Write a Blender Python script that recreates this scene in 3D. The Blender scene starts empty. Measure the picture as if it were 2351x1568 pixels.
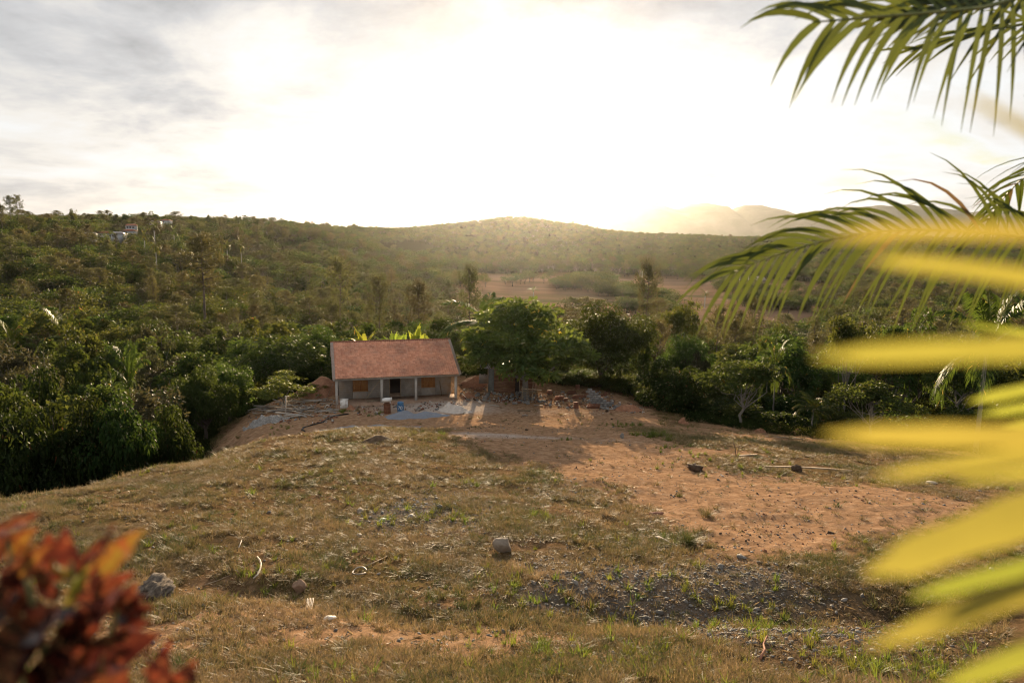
import bpy, math, random
import numpy as np
from mathutils import Vector, Matrix

# ------------------------------------------------------------------ camera, world, sun, exposure
S = bpy.context.scene
C = S.collection
H = 15.3                                  # camera height above the house yard (yard = z 0)
PITCH, ROLL, FPX = math.radians(9.38), math.radians(1.0), 24 / 36 * 2351   # pixel units of a 2351-wide photo
SUN_EL, SUN_AZ = math.radians(9.0), math.radians(0.4)   # azimuth: from +y towards +x

cam_d = bpy.data.cameras.new('camera')
cam = bpy.data.objects.new('camera', cam_d); C.objects.link(cam)
cam_d.lens = 24; cam_d.sensor_width = 36; cam_d.clip_start = 0.05; cam_d.clip_end = 30000
cam.location = (0, 0, H)
MR = Matrix.Rotation(math.pi / 2 - PITCH, 3, 'X') @ Matrix.Rotation(ROLL, 3, 'Z')
cam.rotation_euler = MR.to_euler()
cam_d.dof.use_dof = True; cam_d.dof.focus_distance = 36; cam_d.dof.aperture_fstop = 1.15
S.camera = cam

w = bpy.data.worlds.new('World'); S.world = w; w.use_nodes = True
nt = w.node_tree; N = nt.nodes; L = nt.links; N.clear()
def nd(nt, t, **kw):
    n = nt.nodes.new(t)
    for k, v in kw.items():
        if isinstance(k, str) and hasattr(n, k): setattr(n, k, v)
    return n
def mathn(nt, op, a, b=None, c=None, clamp=False):
    n = nt.nodes.new('ShaderNodeMath'); n.operation = op; n.use_clamp = clamp
    for i, v in enumerate((a, b, c)):
        if v is None: continue
        if isinstance(v, (int, float)): n.inputs[i].default_value = v
        else: nt.links.new(v, n.inputs[i])
    return n.outputs[0]
def ramp(nt, fac, stops, interp='LINEAR'):
    n = nt.nodes.new('ShaderNodeValToRGB'); n.color_ramp.interpolation = interp
    el = n.color_ramp.elements
    while len(el) < len(stops): el.new(0.5)
    for e, (p, c) in zip(el, stops):
        e.position = p; e.color = (*c, 1) if len(c) == 3 else c
    nt.links.new(fac, n.inputs[0]); return n.outputs[0]
def noise(nt, vec, scale, detail=4, rough=.55, dist=0.0, kind='ShaderNodeTexNoise'):
    n = nt.nodes.new(kind); n.inputs['Scale'].default_value = scale
    n.inputs['Detail'].default_value = detail; n.inputs['Roughness'].default_value = rough
    n.inputs['Distortion'].default_value = dist
    if vec is not None: nt.links.new(vec, n.inputs['Vector'])
    return n.outputs[0]
def mixc(nt, fac, a, b, mode='MIX'):
    n = nt.nodes.new('ShaderNodeMix'); n.data_type = 'RGBA'; n.blend_type = mode
    for s, v in ((0, fac), (6, a), (7, b)):
        if isinstance(v, (int, float)): n.inputs[s].default_value = v
        elif isinstance(v, (tuple, list)): n.inputs[s].default_value = (*v, 1) if len(v) == 3 else v
        else: nt.links.new(v, n.inputs[s])
    return n.outputs[2]

sky = nd(nt, 'ShaderNodeTexSky'); sky.sky_type = 'NISHITA'; sky.sun_disc = False
sky.sun_elevation = SUN_EL; sky.sun_rotation = SUN_AZ; sky.altitude = 150; sky.dust_density = 1.0; sky.air_density = 1.0
tc = nd(nt, 'ShaderNodeTexCoord')
sep = nd(nt, 'ShaderNodeSeparateXYZ'); L.new(tc.outputs['Generated'], sep.inputs[0])
dx, dy, dz = sep.outputs
zc = mathn(nt, 'MAXIMUM', dz, 0.0)
den = mathn(nt, 'ADD', zc, 0.24)
px_ = mathn(nt, 'DIVIDE', dx, den); py_ = mathn(nt, 'DIVIDE', dy, den)
cmb = nd(nt, 'ShaderNodeCombineXYZ'); L.new(px_, cmb.inputs[0]); L.new(py_, cmb.inputs[1])
vadd = nd(nt, 'ShaderNodeVectorMath', operation='ADD'); L.new(cmb.outputs[0], vadd.inputs[0]); vadd.inputs[1].default_value = (3.9, 1.4, 0.37)
cl = noise(nt, vadd.outputs[0], 1.5, 10, .57, .3)
cl2 = noise(nt, vadd.outputs[0], 5.0, 6, .6, .3)
dens = mathn(nt, 'ADD', mathn(nt, 'MULTIPLY', cl, .78), mathn(nt, 'MULTIPLY', cl2, .22))
# the big dark cloud that fills the sky above the frame and reaches into its top edge
bank = mathn(nt, 'MULTIPLY', mathn(nt, 'SUBTRACT', dz, .205), 1.7)
dens = mathn(nt, 'ADD', dens, mathn(nt, 'MINIMUM', mathn(nt, 'MAXIMUM', bank, -.03), .16))
mask = ramp(nt, dens, [(.27, (0, 0, 0)), (.40, (1, 1, 1))], 'EASE')
# angle to a sky glow added low over the hill, under the sun
GLOW = (math.sin(math.radians(2.5)) * .99, .985, .075)
dot = nd(nt, 'ShaderNodeVectorMath', operation='DOT_PRODUCT'); L.new(tc.outputs['Generated'], dot.inputs[0])
gl = Vector(GLOW).normalized(); dot.inputs[1].default_value = gl
dcl = mathn(nt, 'MAXIMUM', dot.outputs['Value'], 0.0)
g1 = mathn(nt, 'POWER', dcl, 3.0)
g2 = mathn(nt, 'POWER', dcl, 24.0)
g3 = mathn(nt, 'POWER', dcl, 220.0)
thick = ramp(nt, dens, [(.40, (1.10, 1.12, 1.13)), (.485, (1.04, 1.0, .95)), (.57, (.76, .765, .78)), (.68, (.50, .51, .53))])
CLOUD = [.30, .75, 1.0]
back = mathn(nt, 'MULTIPLY', mathn(nt, 'MAXIMUM', mathn(nt, 'MULTIPLY', dot.outputs['Value'], -1), 0), .3)  # extra sky brightness behind the camera, added as fill light
br = mathn(nt, 'ADD', mathn(nt, 'ADD', mathn(nt, 'ADD', .49, back), mathn(nt, 'MULTIPLY', g1, .0)), mathn(nt, 'MULTIPLY', g2, .04))
vm = nd(nt, 'ShaderNodeVectorMath', operation='SCALE'); L.new(thick, vm.inputs[0]); L.new(br, vm.inputs['Scale'])
bg_s = nd(nt, 'ShaderNodeBackground'); L.new(sky.outputs[0], bg_s.inputs[0]); bg_s.inputs[1].default_value = 0.05
bg_c = nd(nt, 'ShaderNodeBackground'); L.new(vm.outputs[0], bg_c.inputs[0]); bg_c.inputs[1].default_value = 0.74
mx = nd(nt, 'ShaderNodeMixShader'); L.new(mathn(nt, 'MULTIPLY', mask, .975), mx.inputs[0]); L.new(bg_s.outputs[0], mx.inputs[1]); L.new(bg_c.outputs[0], mx.inputs[2])
bg_g = nd(nt, 'ShaderNodeBackground')
glc = mixc(nt, g3, (1.0, .98, .95), (1.0, .93, .80))
L.new(glc, bg_g.inputs[0])
gs = mathn(nt, 'ADD', mathn(nt, 'ADD', mathn(nt, 'MULTIPLY', g3, .65), mathn(nt, 'MULTIPLY', g2, .04)), mathn(nt, 'MULTIPLY', mathn(nt, 'POWER', dcl, 8.0), .015))
L.new(gs, bg_g.inputs[1])
ad = nd(nt, 'ShaderNodeAddShader'); L.new(mx.outputs[0], ad.inputs[0]); L.new(bg_g.outputs[0], ad.inputs[1])
wo = nd(nt, 'ShaderNodeOutputWorld'); L.new(ad.outputs[0], wo.inputs[0])

sl = bpy.data.lights.new('sun', 'SUN'); so = bpy.data.objects.new('sun', sl); C.objects.link(so)
sl.energy = 5.0; sl.angle = math.radians(0.6); sl.color = (1.0, .765, .49)
sdir = Vector((math.sin(SUN_AZ) * math.cos(SUN_EL), math.cos(SUN_AZ) * math.cos(SUN_EL), math.sin(SUN_EL)))
so.rotation_euler = (-sdir).to_track_quat('-Z', 'Y').to_euler(); so.location = (0, 60, 60)

S.view_settings.view_transform = 'Standard'; S.view_settings.look = 'None'
S.view_settings.exposure = 1.22; S.view_settings.gamma = 1; S.view_settings.use_curve_mapping = False
S.render.engine = 'CYCLES'
cy = S.cycles
cy.use_denoising = True
try: cy.denoiser = 'OPENIMAGEDENOISE'
except Exception: pass
cy.max_bounces = 6; cy.diffuse_bounces = 3; cy.glossy_bounces = 2; cy.transmission_bounces = 4; cy.transparent_max_bounces = 4; cy.volume_bounces = 0
cy.sample_clamp_indirect = 6; cy.caustics_reflective = False; cy.caustics_refractive = False
cy.use_adaptive_sampling = True; cy.adaptive_threshold = 0.01; cy.filter_width = 1.05
try: cy.denoising_prefilter = 'ACCURATE'; cy.denoising_input_passes = 'RGB_ALBEDO_NORMAL'
except Exception: pass

# ------------------------------------------------------------------ small helpers
rng = np.random.default_rng(7)
def tag(o, label=None, cat=None, group=None, kind=None):
    if label: o['label'] = label
    if cat: o['category'] = cat
    if group: o['group'] = group
    if kind: o['kind'] = kind
    return o
def ray(X, Y):
    """direction of a photo point (2351-wide units) from the camera, scaled to depth y = 1"""
    u, v = (X - 1175.5) / FPX, (784 - Y) / FPX
    d = MR @ Vector((u, v, -1)); return d / d.y
def P(X, Y, y):
    d = ray(X, Y); return Vector((d.x * y, y, H + d.z * y))
def hash2(ix, iy, s):
    h = (ix.astype(np.int64) * 374761393 + iy.astype(np.int64) * 668265263 + s * 1442695041) & 0xffffffff
    h = ((h ^ (h >> 13)) * 1274126177) & 0xffffffff
    return ((h ^ (h >> 16)) & 0xffffff) / float(0xffffff)
def vnoise(x, y, s=0):
    ix, iy = np.floor(x), np.floor(y); fx, fy = x - ix, y - iy
    fx = fx * fx * (3 - 2 * fx); fy = fy * fy * (3 - 2 * fy)
    a, b = hash2(ix, iy, s), hash2(ix + 1, iy, s); c, d = hash2(ix, iy + 1, s), hash2(ix + 1, iy + 1, s)
    return (a + (b - a) * fx) * (1 - fy) + (c + (d - c) * fx) * fy
def fbm(x, y, s=0, o=4):
    r = 0; a = .5; t = 0
    for i in range(o):
        r = r + a * vnoise(x * 2 ** i, y * 2 ** i, s + i); t += a; a *= .5
    return r / t * 2 - 1
def build(name, V, F, mats, parent=None, attrs=None, mi=None, smooth=False):
    """V (n,3); F list of arrays of faces with equal sizes"""
    me = bpy.data.meshes.new(name)
    V = np.asarray(V, dtype=np.float32)
    if not isinstance(F, list) or (len(F) and isinstance(F[0], (tuple, list)) and not isinstance(F[0], np.ndarray)):
        by = {}
        for f in F: by.setdefault(len(f), []).append(f)
        F = [np.array(v, dtype=np.int32) for v in by.values()]
    F = [np.asarray(f, dtype=np.int32) for f in F if len(f)]
    me.vertices.add(len(V)); me.vertices.foreach_set('co', V.ravel())
    tot = sum(f.size for f in F); npoly = sum(len(f) for f in F)
    me.loops.add(tot); me.polygons.add(npoly)
    me.loops.foreach_set('vertex_index', np.concatenate([f.ravel() for f in F]))
    sz = np.concatenate([np.full(len(f), f.shape[1], dtype=np.int32) for f in F])
    me.polygons.foreach_set('loop_start', (np.cumsum(sz) - sz).astype(np.int32))
    if mi is not None: me.polygons.foreach_set('material_index', np.asarray(mi, dtype=np.int32))
    if smooth: me.polygons.foreach_set('use_smooth', np.ones(npoly, dtype=bool))
    for m in (mats if isinstance(mats, (list, tuple)) else [mats]): me.materials.append(m)
    for k, a in (attrs or {}).items():
        at = me.attributes.new(k, 'FLOAT', 'POINT'); at.data.foreach_set('value', np.asarray(a, dtype=np.float32))
    me.update(calc_edges=True)
    if parent == 'mesh': return me
    o = bpy.data.objects.new(name, me); C.objects.link(o)
    if parent is not None: o.parent = parent
    return o
def empty(name, loc, rz=0, label=None, cat=None, group=None):
    o = bpy.data.objects.new(name, None); C.objects.link(o); o.location = loc; o.rotation_euler = (0, 0, rz)
    o.empty_display_size = .2
    return tag(o, label, cat, group)
class MB:
    """collects shapes of one mesh"""
    def __init__(s): s.v = []; s.f = []; s.n = 0
    def add(s, V, F):
        V = np.asarray(V, dtype=float); s.v.append(V); s.f += [tuple(int(i) + s.n for i in f) for f in F]; s.n += len(V); return s
    def box(s, a, b, bev=0.0, rot=None, at=(0, 0, 0)):
        (x0, y0, z0), (x1, y1, z1) = a, b
        V = np.array([(x0, y0, z0), (x1, y0, z0), (x1, y1, z0), (x0, y1, z0), (x0, y0, z1), (x1, y0, z1), (x1, y1, z1), (x0, y1, z1)], float)
        if rot is not None: V = V @ np.array(rot.to_3x3()).T
        return s.add(V + np.array(at), [(3, 2, 1, 0), (4, 5, 6, 7), (0, 1, 5, 4), (1, 2, 6, 5), (2, 3, 7, 6), (3, 0, 4, 7)])
    def tube(s, pts, rad, n=7, caps=True):
        V, F = tube(pts, rad, n, caps); return s.add(V, F)
    def build(s, name, mats, parent=None, **k): return build(name, np.concatenate(s.v), s.f, mats, parent, **k)
def tube(pts, rad, n=7, caps=True):
    pts = [Vector(p) for p in pts]; m = len(pts)
    if not hasattr(rad, '__len__'): rad = [rad] * m
    V = []; F = []; ref = Vector((.31, .95, .11))
    for i, p in enumerate(pts):
        t = (pts[min(i + 1, m - 1)] - pts[max(i - 1, 0)]).normalized()
        a = t.cross(ref)
        if a.length < .1: a = t.cross(Vector((0, 0, 1)))
        a.normalize(); b = t.cross(a)
        for k in range(n):
            q = 2 * math.pi * k / n; V.append(p + (a * math.cos(q) + b * math.sin(q)) * rad[i])
    for i in range(m - 1):
        for k in range(n):
            F.append((i * n + k, i * n + (k + 1) % n, (i + 1) * n + (k + 1) % n, (i + 1) * n + k))
    if caps: F.append(tuple(range(n - 1, -1, -1))); F.append(tuple((m - 1) * n + k for k in range(n)))
    return np.array([tuple(v) for v in V]), F

# ------------------------------------------------------------------ materials
def material(name, col, rough=.8, var=None, scale=3.0, bump=0.0, bscale=20.0, spec=.25, metal=0.0, stretch=None, dirt=None, objvar=.0, transl=None):
    m = bpy.data.materials.new(name); m.use_nodes = True; nt = m.node_tree
    b = nt.nodes['Principled BSDF']; out = nt.nodes['Material Output']
    tc = nd(nt, 'ShaderNodeTexCoord'); vec = tc.outputs['Object']
    if stretch:
        mp = nd(nt, 'ShaderNodeMapping'); mp.inputs['Scale'].default_value = stretch; nt.links.new(vec, mp.inputs[0]); vec = mp.outputs[0]
    c = None
    if var is not None:
        f = noise(nt, vec, scale, 5, .6, .2)
        c = ramp(nt, f, [(.3, col), (.7, var)])
    if dirt is not None:
        f2 = noise(nt, vec, scale * .37, 6, .7, .3)
        c = mixc(nt, ramp(nt, f2, [(.48, (0, 0, 0)), (.62, (1, 1, 1))]), c if c else col, dirt)
    if objvar:
        oi = nd(nt, 'ShaderNodeObjectInfo'); hs = nd(nt, 'ShaderNodeHueSaturation')
        nt.links.new(mathn(nt, 'ADD', 1 - objvar, mathn(nt, 'MULTIPLY', oi.outputs['Random'], 2 * objvar)), hs.inputs['Value'])
        if c: nt.links.new(c, hs.inputs['Color'])
        else: hs.inputs['Color'].default_value = (*col, 1)
        c = hs.outputs[0]
    if c: nt.links.new(c, b.inputs['Base Color'])
    else: b.inputs['Base Color'].default_value = (*col, 1)
    b.inputs['Roughness'].default_value = rough; b.inputs['Specular IOR Level'].default_value = spec; b.inputs['Metallic'].default_value = metal
    if bump:
        bn = nd(nt, 'ShaderNodeBump'); bn.inputs['Strength'].default_value = bump; bn.inputs['Distance'].default_value = .02
        nt.links.new(noise(nt, vec, bscale, 5, .65), bn.inputs['Height']); nt.links.new(bn.outputs[0], b.inputs['Normal'])
    if transl:
        add_transl(nt, b, out, transl[0], c if transl[1] is None else transl[1])
    return m
def add_transl(nt, b, out, amount, col):
    t = nd(nt, 'ShaderNodeBsdfTranslucent')
    if isinstance(col, (tuple, list)): t.inputs[0].default_value = (*col, 1)
    else: nt.links.new(col, t.inputs[0])
    ms = nd(nt, 'ShaderNodeMixShader'); ms.inputs[0].default_value = amount
    nt.links.new(b.outputs[0], ms.inputs[1]); nt.links.new(t.outputs[0], ms.inputs[2]); nt.links.new(ms.outputs[0], out.inputs['Surface'])
def leaf_mat(name, dark, light, trans, amount=.4, rough=.45, spec=.35, objvar=.25, dead=None, hue=.03):
    """foliage: colour varies leaf by leaf (attribute tint) and plant by plant"""
    m = bpy.data.materials.new(name); m.use_nodes = True; nt = m.node_tree
    b = nt.nodes['Principled BSDF']; out = nt.nodes['Material Output']
    at = nd(nt, 'ShaderNodeAttribute'); at.attribute_name = 'tint'
    oi = nd(nt, 'ShaderNodeObjectInfo')
    stops = [(0, dark), (.85, light)]
    if dead: stops += [(.93, light), (.97, dead)]
    c = ramp(nt, at.outputs['Fac'], stops)
    t = ramp(nt, at.outputs['Fac'], [(0, tuple(x * .75 for x in trans)), (.9, trans)] + ([(.97, tuple(x * 2.0 for x in dead))] if dead else []))
    def vary(c):
        hs = nd(nt, 'ShaderNodeHueSaturation'); nt.links.new(c, hs.inputs['Color'])
        r2 = mathn(nt, 'FRACT', mathn(nt, 'MULTIPLY', oi.outputs['Random'], 7.31))
        nt.links.new(mathn(nt, 'ADD', 1 - objvar, mathn(nt, 'MULTIPLY', oi.outputs['Random'], 2 * objvar)), hs.inputs['Value'])
        nt.links.new(mathn(nt, 'ADD', .5 - hue, mathn(nt, 'MULTIPLY', r2, 2 * hue)), hs.inputs['Hue']); return hs.outputs[0]
    nt.links.new(vary(c), b.inputs['Base Color'])
    b.inputs['Roughness'].default_value = max(rough, .5); b.inputs['Specular IOR Level'].default_value = spec * .42
    add_transl(nt, b, out, amount, vary(t)); return m
# ------------------------------------------------------------------ terrain: one height function
def zy(Y, y, X=1175.5):           # height of the ground where the photo shows row Y at depth y
    return P(X, Y, y).z
def prof(X, items):
    a = []
    for it in items:
        a.append((it[0], zy(it[1], it[0], X) if it[1] > 100 else it[1] + H))
    return a
COLS = [
 (-700, [(9, 1568), (17, 1300), (21, 1230), (23.5, 1200), (28, -14), (36, -19), (55, -24), (110, -26), (160, -24), (250, -16), (360, 516), (420, -5), (700, -10)]),
 (0, [(9, 1568), (17, 1240), (21, 1158), (23.5, 1130), (28, -13.5), (36, -18.5), (55, -23), (110, -25), (160, -24), (250, -15), (360, 524), (420, -5), (700, -12)]),
 (300, [(9, 1568), (18, 1232), (24, 1120), (28, 1074), (33, -13), (40, -17.5), (55, -21), (75, -24), (110, -26), (160, -27), (250, -21), (400, -8), (500, 527), (560, 0), (800, -10)]),
 (600, [(9, 1568), (18, 1242), (27, 1095), (33, 1032), (37, 1000), (41.5, -14.2), (46, -15.0), (55, -15.4), (60, -16), (66, -18), (78, -21), (110, -26), (160, -30), (250, -30), (400, -19), (560, 527), (640, 0), (900, -12)]),
 (760, [(9, 1568), (18, 1248), (27, 1100), (35, 1015), (39.5, 983), (44, -14.2), (49, -15.1), (58, -15.4), (70, -15.6), (82, -19), (110, -26), (160, -31), (250, -33), (400, -24), (620, 537), (800, 529), (900, -4)]),
 (900, [(9, 1568), (18, 1252), (27, 1102), (36, 1005), (41, 975), (46, -14.3), (51, -15.15), (58, -15.3), (70, -15.4), (80, -17.5), (110, -26), (160, -32), (250, -34), (400, -30), (600, 590), (820, 535), (950, -5)]),
 (1060, [(9, 1568), (13.5, 1390), (18, 1254), (27, 1104), (38, 1008), (43, 985), (49, 974), (58, -15.3), (71, -15.3), (80, -17), (110, -24), (160, -31), (250, -33), (400, -31), (560, -29), (880, 520), (1000, 0), (1300, -10)]),
 (1175, [(9, 1568), (13.5, 1390), (18, 1256), (27, 1105), (38, 1012), (46, 986), (52, 972), (58, -15.3), (71, -15.3), (80, -17), (110, -24), (160, -30), (250, 722), (330, 682), (480, 632), (560, -28), (900, 500), (1000, 5), (1300, -10)]),
 (1320, [(9, 1568), (13.5, 1392), (18, 1260), (27, 1110), (38, 1016), (46, 988), (52, 973), (58, -15.35), (71, -15.3), (80, -17), (110, -24), (160, -30), (250, 722), (330, 684), (480, 634), (560, -28), (900, 526), (1000, 0), (1300, -12)]),
 (1500, [(9, 1568), (13.5, 1398), (18, 1270), (27, 1122), (38, 1027), (46, 992), (55, 966), (62, -16.2), (75, -17.5), (100, -24), (160, -31), (250, -33.5), (330, 690), (480, 640), (600, 605), (880, 557), (1000, -6), (1300, -14)]),
 (1900, [(9, 1568), (18, 1280), (27, 1132), (38, 1047), (46, 1014), (53, 1000), (58, -17), (80, -20.5), (110, -26), (160, -31), (250, -33.5), (480, -33), (700, -29), (1150, 553), (1400, -4)]),
 (2351, [(9, 1568), (18, 1283), (27, 1138), (38, 1060), (46, 1030), (56, -16.6), (80, -21), (110, -26), (160, -31), (250, -33.5), (480, -33), (700, -29), (1150, 550), (1400, -4)]),
 (3000, [(9, 1568), (18, 1283), (27, 1138), (38, 1060), (46, 1030), (56, -16.6), (80, -21), (110, -26), (160, -31), (250, -33.5), (480, -33), (700, -29), (1150, 545), (1400, -4)]),
]
LR = np.linspace(math.log(.6), math.log(13000), 640)
near = [(.6, -1.62), (1.25, -1.68), (1.7, -1.95), (3, -2.95), (5.5, -4.75)]
rows = []; ths = []
for X, it in COLS:
    th = math.degrees(math.atan((X - 1175.5) / FPX / math.cos(PITCH))); k = 1 / math.cos(math.radians(th))
    pr = [(y, z + H) for y, z in near] + prof(X, it) + [(2500, -62 + H), (13000, -260 + H)]
    rr = np.log(np.array([q[0] * k for q in pr])); zz = np.array([q[1] for q in pr])
    rows.append(np.interp(LR, rr, zz)); ths.append(th)
ths = [-180] + ths + [180]
mean = (rows[0] + rows[-1]) / 2
rows = [mean] + rows + [mean]
TH = np.linspace(-180, 180, 1441)
T2 = np.stack([np.interp(TH, ths, [r[i] for r in rows]) for i in range(len(LR))], 1)   # theta x r
def gsm(A, sig, ax):
    n = int(sig * 3); k = np.exp(-.5 * (np.arange(-n, n + 1) / sig) ** 2); k /= k.sum()
    pad = [(0, 0), (0, 0)]; pad[ax] = (n, n); B = np.pad(A, pad, mode='edge')
    return np.apply_along_axis(lambda m: np.convolve(m, k, 'valid'), ax, B)
T2 = gsm(gsm(T2, 2.4, 1), 5, 0)
def hbase(x, y):
    r = np.hypot(x, y); th = np.degrees(np.arctan2(x, y))
    a = np.clip((th + 180) / 360 * 1440, 0, 1439.999); b = np.clip((np.log(np.maximum(r, .6)) - LR[0]) / (LR[1] - LR[0]), 0, len(LR) - 1.001)
    i, j = a.astype(int), b.astype(int); fa, fb = a - i, b - j
    return (T2[i, j] * (1 - fb) + T2[i, j + 1] * fb) * (1 - fa) + (T2[i + 1, j] * (1 - fb) + T2[i + 1, j + 1] * fb) * fa
def sstep(a, b, x):
    t = np.clip((x - a) / (b - a), 0, 1); return t * t * (3 - 2 * t)
def hgt(x, y):
    x = np.asarray(x, float); y = np.asarray(y, float); r = np.hypot(x, y)
    z = hbase(x, y)
    yard = np.exp(-(((x + 2) / 17) ** 4 + ((y - 63.5) / 10) ** 4)); tr = (y - 13.4 - .06 * x + .5 * fbm(x / 2.5, y * 0, 8)) / 1.25
    z = z - .50 * np.exp(-tr * tr) * sstep(-1.5, 2.2, x) + fbm(x / .32, y / .32, 13, 3) * .05 * sstep(4, 8, r) * (1 - sstep(24, 40, r)) - .30 * np.exp(-((y - 13.6 + .35 * (x + 4)) / .9) ** 2) * sstep(0, -2.5, x) * sstep(-9, -6, x)
    lev = np.clip(.03 * (x + 4), -.45, .0); z = z * (1 - yard) + lev * yard
    z = z + fbm(x / 5, y / 5, 3) * .22 * sstep(6, 14, r) * (1 - .8 * yard) + fbm(x / .9, y / .9, 9, 4) * .085 * sstep(2, 8, r) * (1 - .5 * yard) * (1 - sstep(60, 120, r))
    far = sstep(90, 300, r); z = z + fbm(x / 42, y / 42, 21) * 3.2 * far * (1 - .75 * plain(x, y)) + fbm(x / 160, y / 160, 31, 3) * 5 * sstep(500, 900, r)
    return z
def plain(x, y):                  # the flat ploughed valley floor
    t = x / np.maximum(y, 1)
    return sstep(-.12, -.05, t + .05 * fbm(y / 60, x / 60, 4)) * sstep(175, 240, y) * (1 - sstep(430, 475, y + 60 * fbm(x / 90, y / 90, 6))) * (1 - sstep(.40, .52, t + .08 * fbm(y / 50, x / 50, 14)))
def hz(x, y): return float(hgt(np.array([x]), np.array([y]))[0])
def G(X, Y, lo=4.0):
    """first point of the ground seen at a photo point"""
    d = ray(X, Y); a, b = math.log(lo), math.log(2500)
    for n in (260, 24, 24):
        ys = np.exp(np.linspace(a, b, n)); below = H + d.z * ys < hgt(d.x * ys, ys)
        i = int(np.argmax(below)) if below.any() else n - 1
        a, b = math.log(ys[max(i - 1, 0)]), math.log(ys[i])
    y = math.exp(b); return Vector((d.x * y, y, hz(d.x * y, y)))
def GP(X, y, dz=0.0):
    x = ray(X, 800).x * y; return Vector((x, y, hz(x, y) + dz))

# zones of the ground, outlined on the ground itself
def poly_sd(x, y, pts):
    pts = np.array([(p[0], p[1]) for p in pts]); n = len(pts); d = np.full(x.shape, 1e9); ins = np.zeros(x.shape, bool)
    for i in range(n):
        a, b = pts[i], pts[(i + 1) % n]; e = b - a
        t = np.clip(((x - a[0]) * e[0] + (y - a[1]) * e[1]) / max(e @ e, 1e-9), 0, 1)
        d = np.minimum(d, np.hypot(x - a[0] - t * e[0], y - a[1] - t * e[1]))
        c = ((a[1] > y) != (b[1] > y)) & (x < (b[0] - a[0]) * (y - a[1]) / (b[1] - a[1] + 1e-12) + a[0]); ins ^= c
    return np.where(ins, d, -d)
def gxy(X, Y):
    g = G(X, Y); return (g.x, g.y)
DIRT = [gxy(*p) for p in [(985, 992), (1080, 1042), (1200, 1078), (1330, 1108), (1430, 1160), (1530, 1207), (1640, 1264), (1760, 1292), (1900, 1288), (2080, 1235), (2351, 1200), (2351, 1150), (2080, 1125), (1850, 1095), (1700, 1075), (1560, 1068), (1740, 1046), (1650, 1030), (1510, 1002), (1450, 985)]]
DIRT += [(13.5, 52), (13, 60), (11, 63.5), (3, 66.5), (-2, 71), (-18, 72), (-24, 60), (-25, 50.5), (-19, 45), (-11, 46.5), (-6.5, 45)]
LANE = [gxy(*p) for p in [(1440, 985), (1560, 995), (1700, 1010), (1850, 1020), (2100, 1045), (2351, 1070), (2351, 1045)]] + [(26, 50), (16, 55)]
SHADE = [gxy(*p) for p in [(1250, 1330), (1500, 1350), (1800, 1330), (2060, 1360), (2351, 1330), (2351, 1560), (1900, 1560), (1600, 1480), (1400, 1400)]]  # shaded slope at lower right; its shade is painted into the ground colour
def zones(x, y):
    x = np.asarray(x, float); y = np.asarray(y, float)
    j = fbm(x / 2.2, y / 2.2, 51) * 1.3 + fbm(x / .5, y / .5, 55) * .4
    sc = np.clip(np.hypot(x, y) / 30, .5, 1.2)
    dirt = np.maximum(sstep(-1.9, 1.9, poly_sd(x, y, DIRT) / sc + j * 1.1), sstep(-1.4, 1.4, poly_sd(x, y, LANE) + j) * .85)
    gx = lambda X, Y, rx, ry, jj=.9: np.exp(-(((x - G0(X, Y)[0]) / rx) ** 2 + ((y - G0(X, Y)[1]) / ry) ** 2) ** 1.3) * np.clip(.9 + j * jj, 0, 1.3)
    gravel = np.clip(gx(1010, 1175, 2.6, 3.2) + gx(930, 1195, 1.0, 1.6) * .7 + gx(1480, 1350, 3.6, 1.7) + gx(1700, 1320, 2.4, 1.3) + gx(1400, 1400, 2.0, .9) * .8 + gx(1330, 1120, 1.6, 2.4) * .45 + gx(1750, 1450, 2.6, 1.2) * .7, 0, 1)
    dirt = np.maximum(dirt, np.clip(.95 * np.exp(-((y - 11.0 + .12 * x) / 1.6) ** 2) * sstep(5, 0, x) + j * .35, 0, .8) * (y < 16))
    pale = np.clip(gx(975, 934, 4.4, 2.6, .5) * 1.1 + gx(1060, 935, 3.0, 2.2, .5) + gx(1250, 945, 4.5, 1.2) * .35 + gx(1250, 1003, 4, 1.0) * .7 + gx(1090, 998, 2.2, 1.2) * .6, 0, 1)
    dark = sstep(-.6, .8, poly_sd(x, y, SHADE) + j * .8)  # mask of the painted slope shade
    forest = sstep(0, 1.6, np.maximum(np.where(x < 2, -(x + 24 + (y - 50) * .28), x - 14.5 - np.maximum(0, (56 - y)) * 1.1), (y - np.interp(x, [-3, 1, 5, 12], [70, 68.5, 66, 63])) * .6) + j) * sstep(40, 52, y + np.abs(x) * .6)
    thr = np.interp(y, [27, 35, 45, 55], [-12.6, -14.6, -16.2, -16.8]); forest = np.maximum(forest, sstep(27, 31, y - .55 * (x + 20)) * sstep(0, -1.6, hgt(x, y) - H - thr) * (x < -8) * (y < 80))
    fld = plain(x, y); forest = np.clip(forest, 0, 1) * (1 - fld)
    return dict(dirt=dirt * (1 - forest), gravel=gravel * (1 - dirt * .6), pale=pale, dark=dark, forest=forest, field=fld)
_g0 = {}
def G0(X, Y):
    if (X, Y) not in _g0: _g0[(X, Y)] = gxy(X, Y)
    return _g0[(X, Y)]

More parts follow.
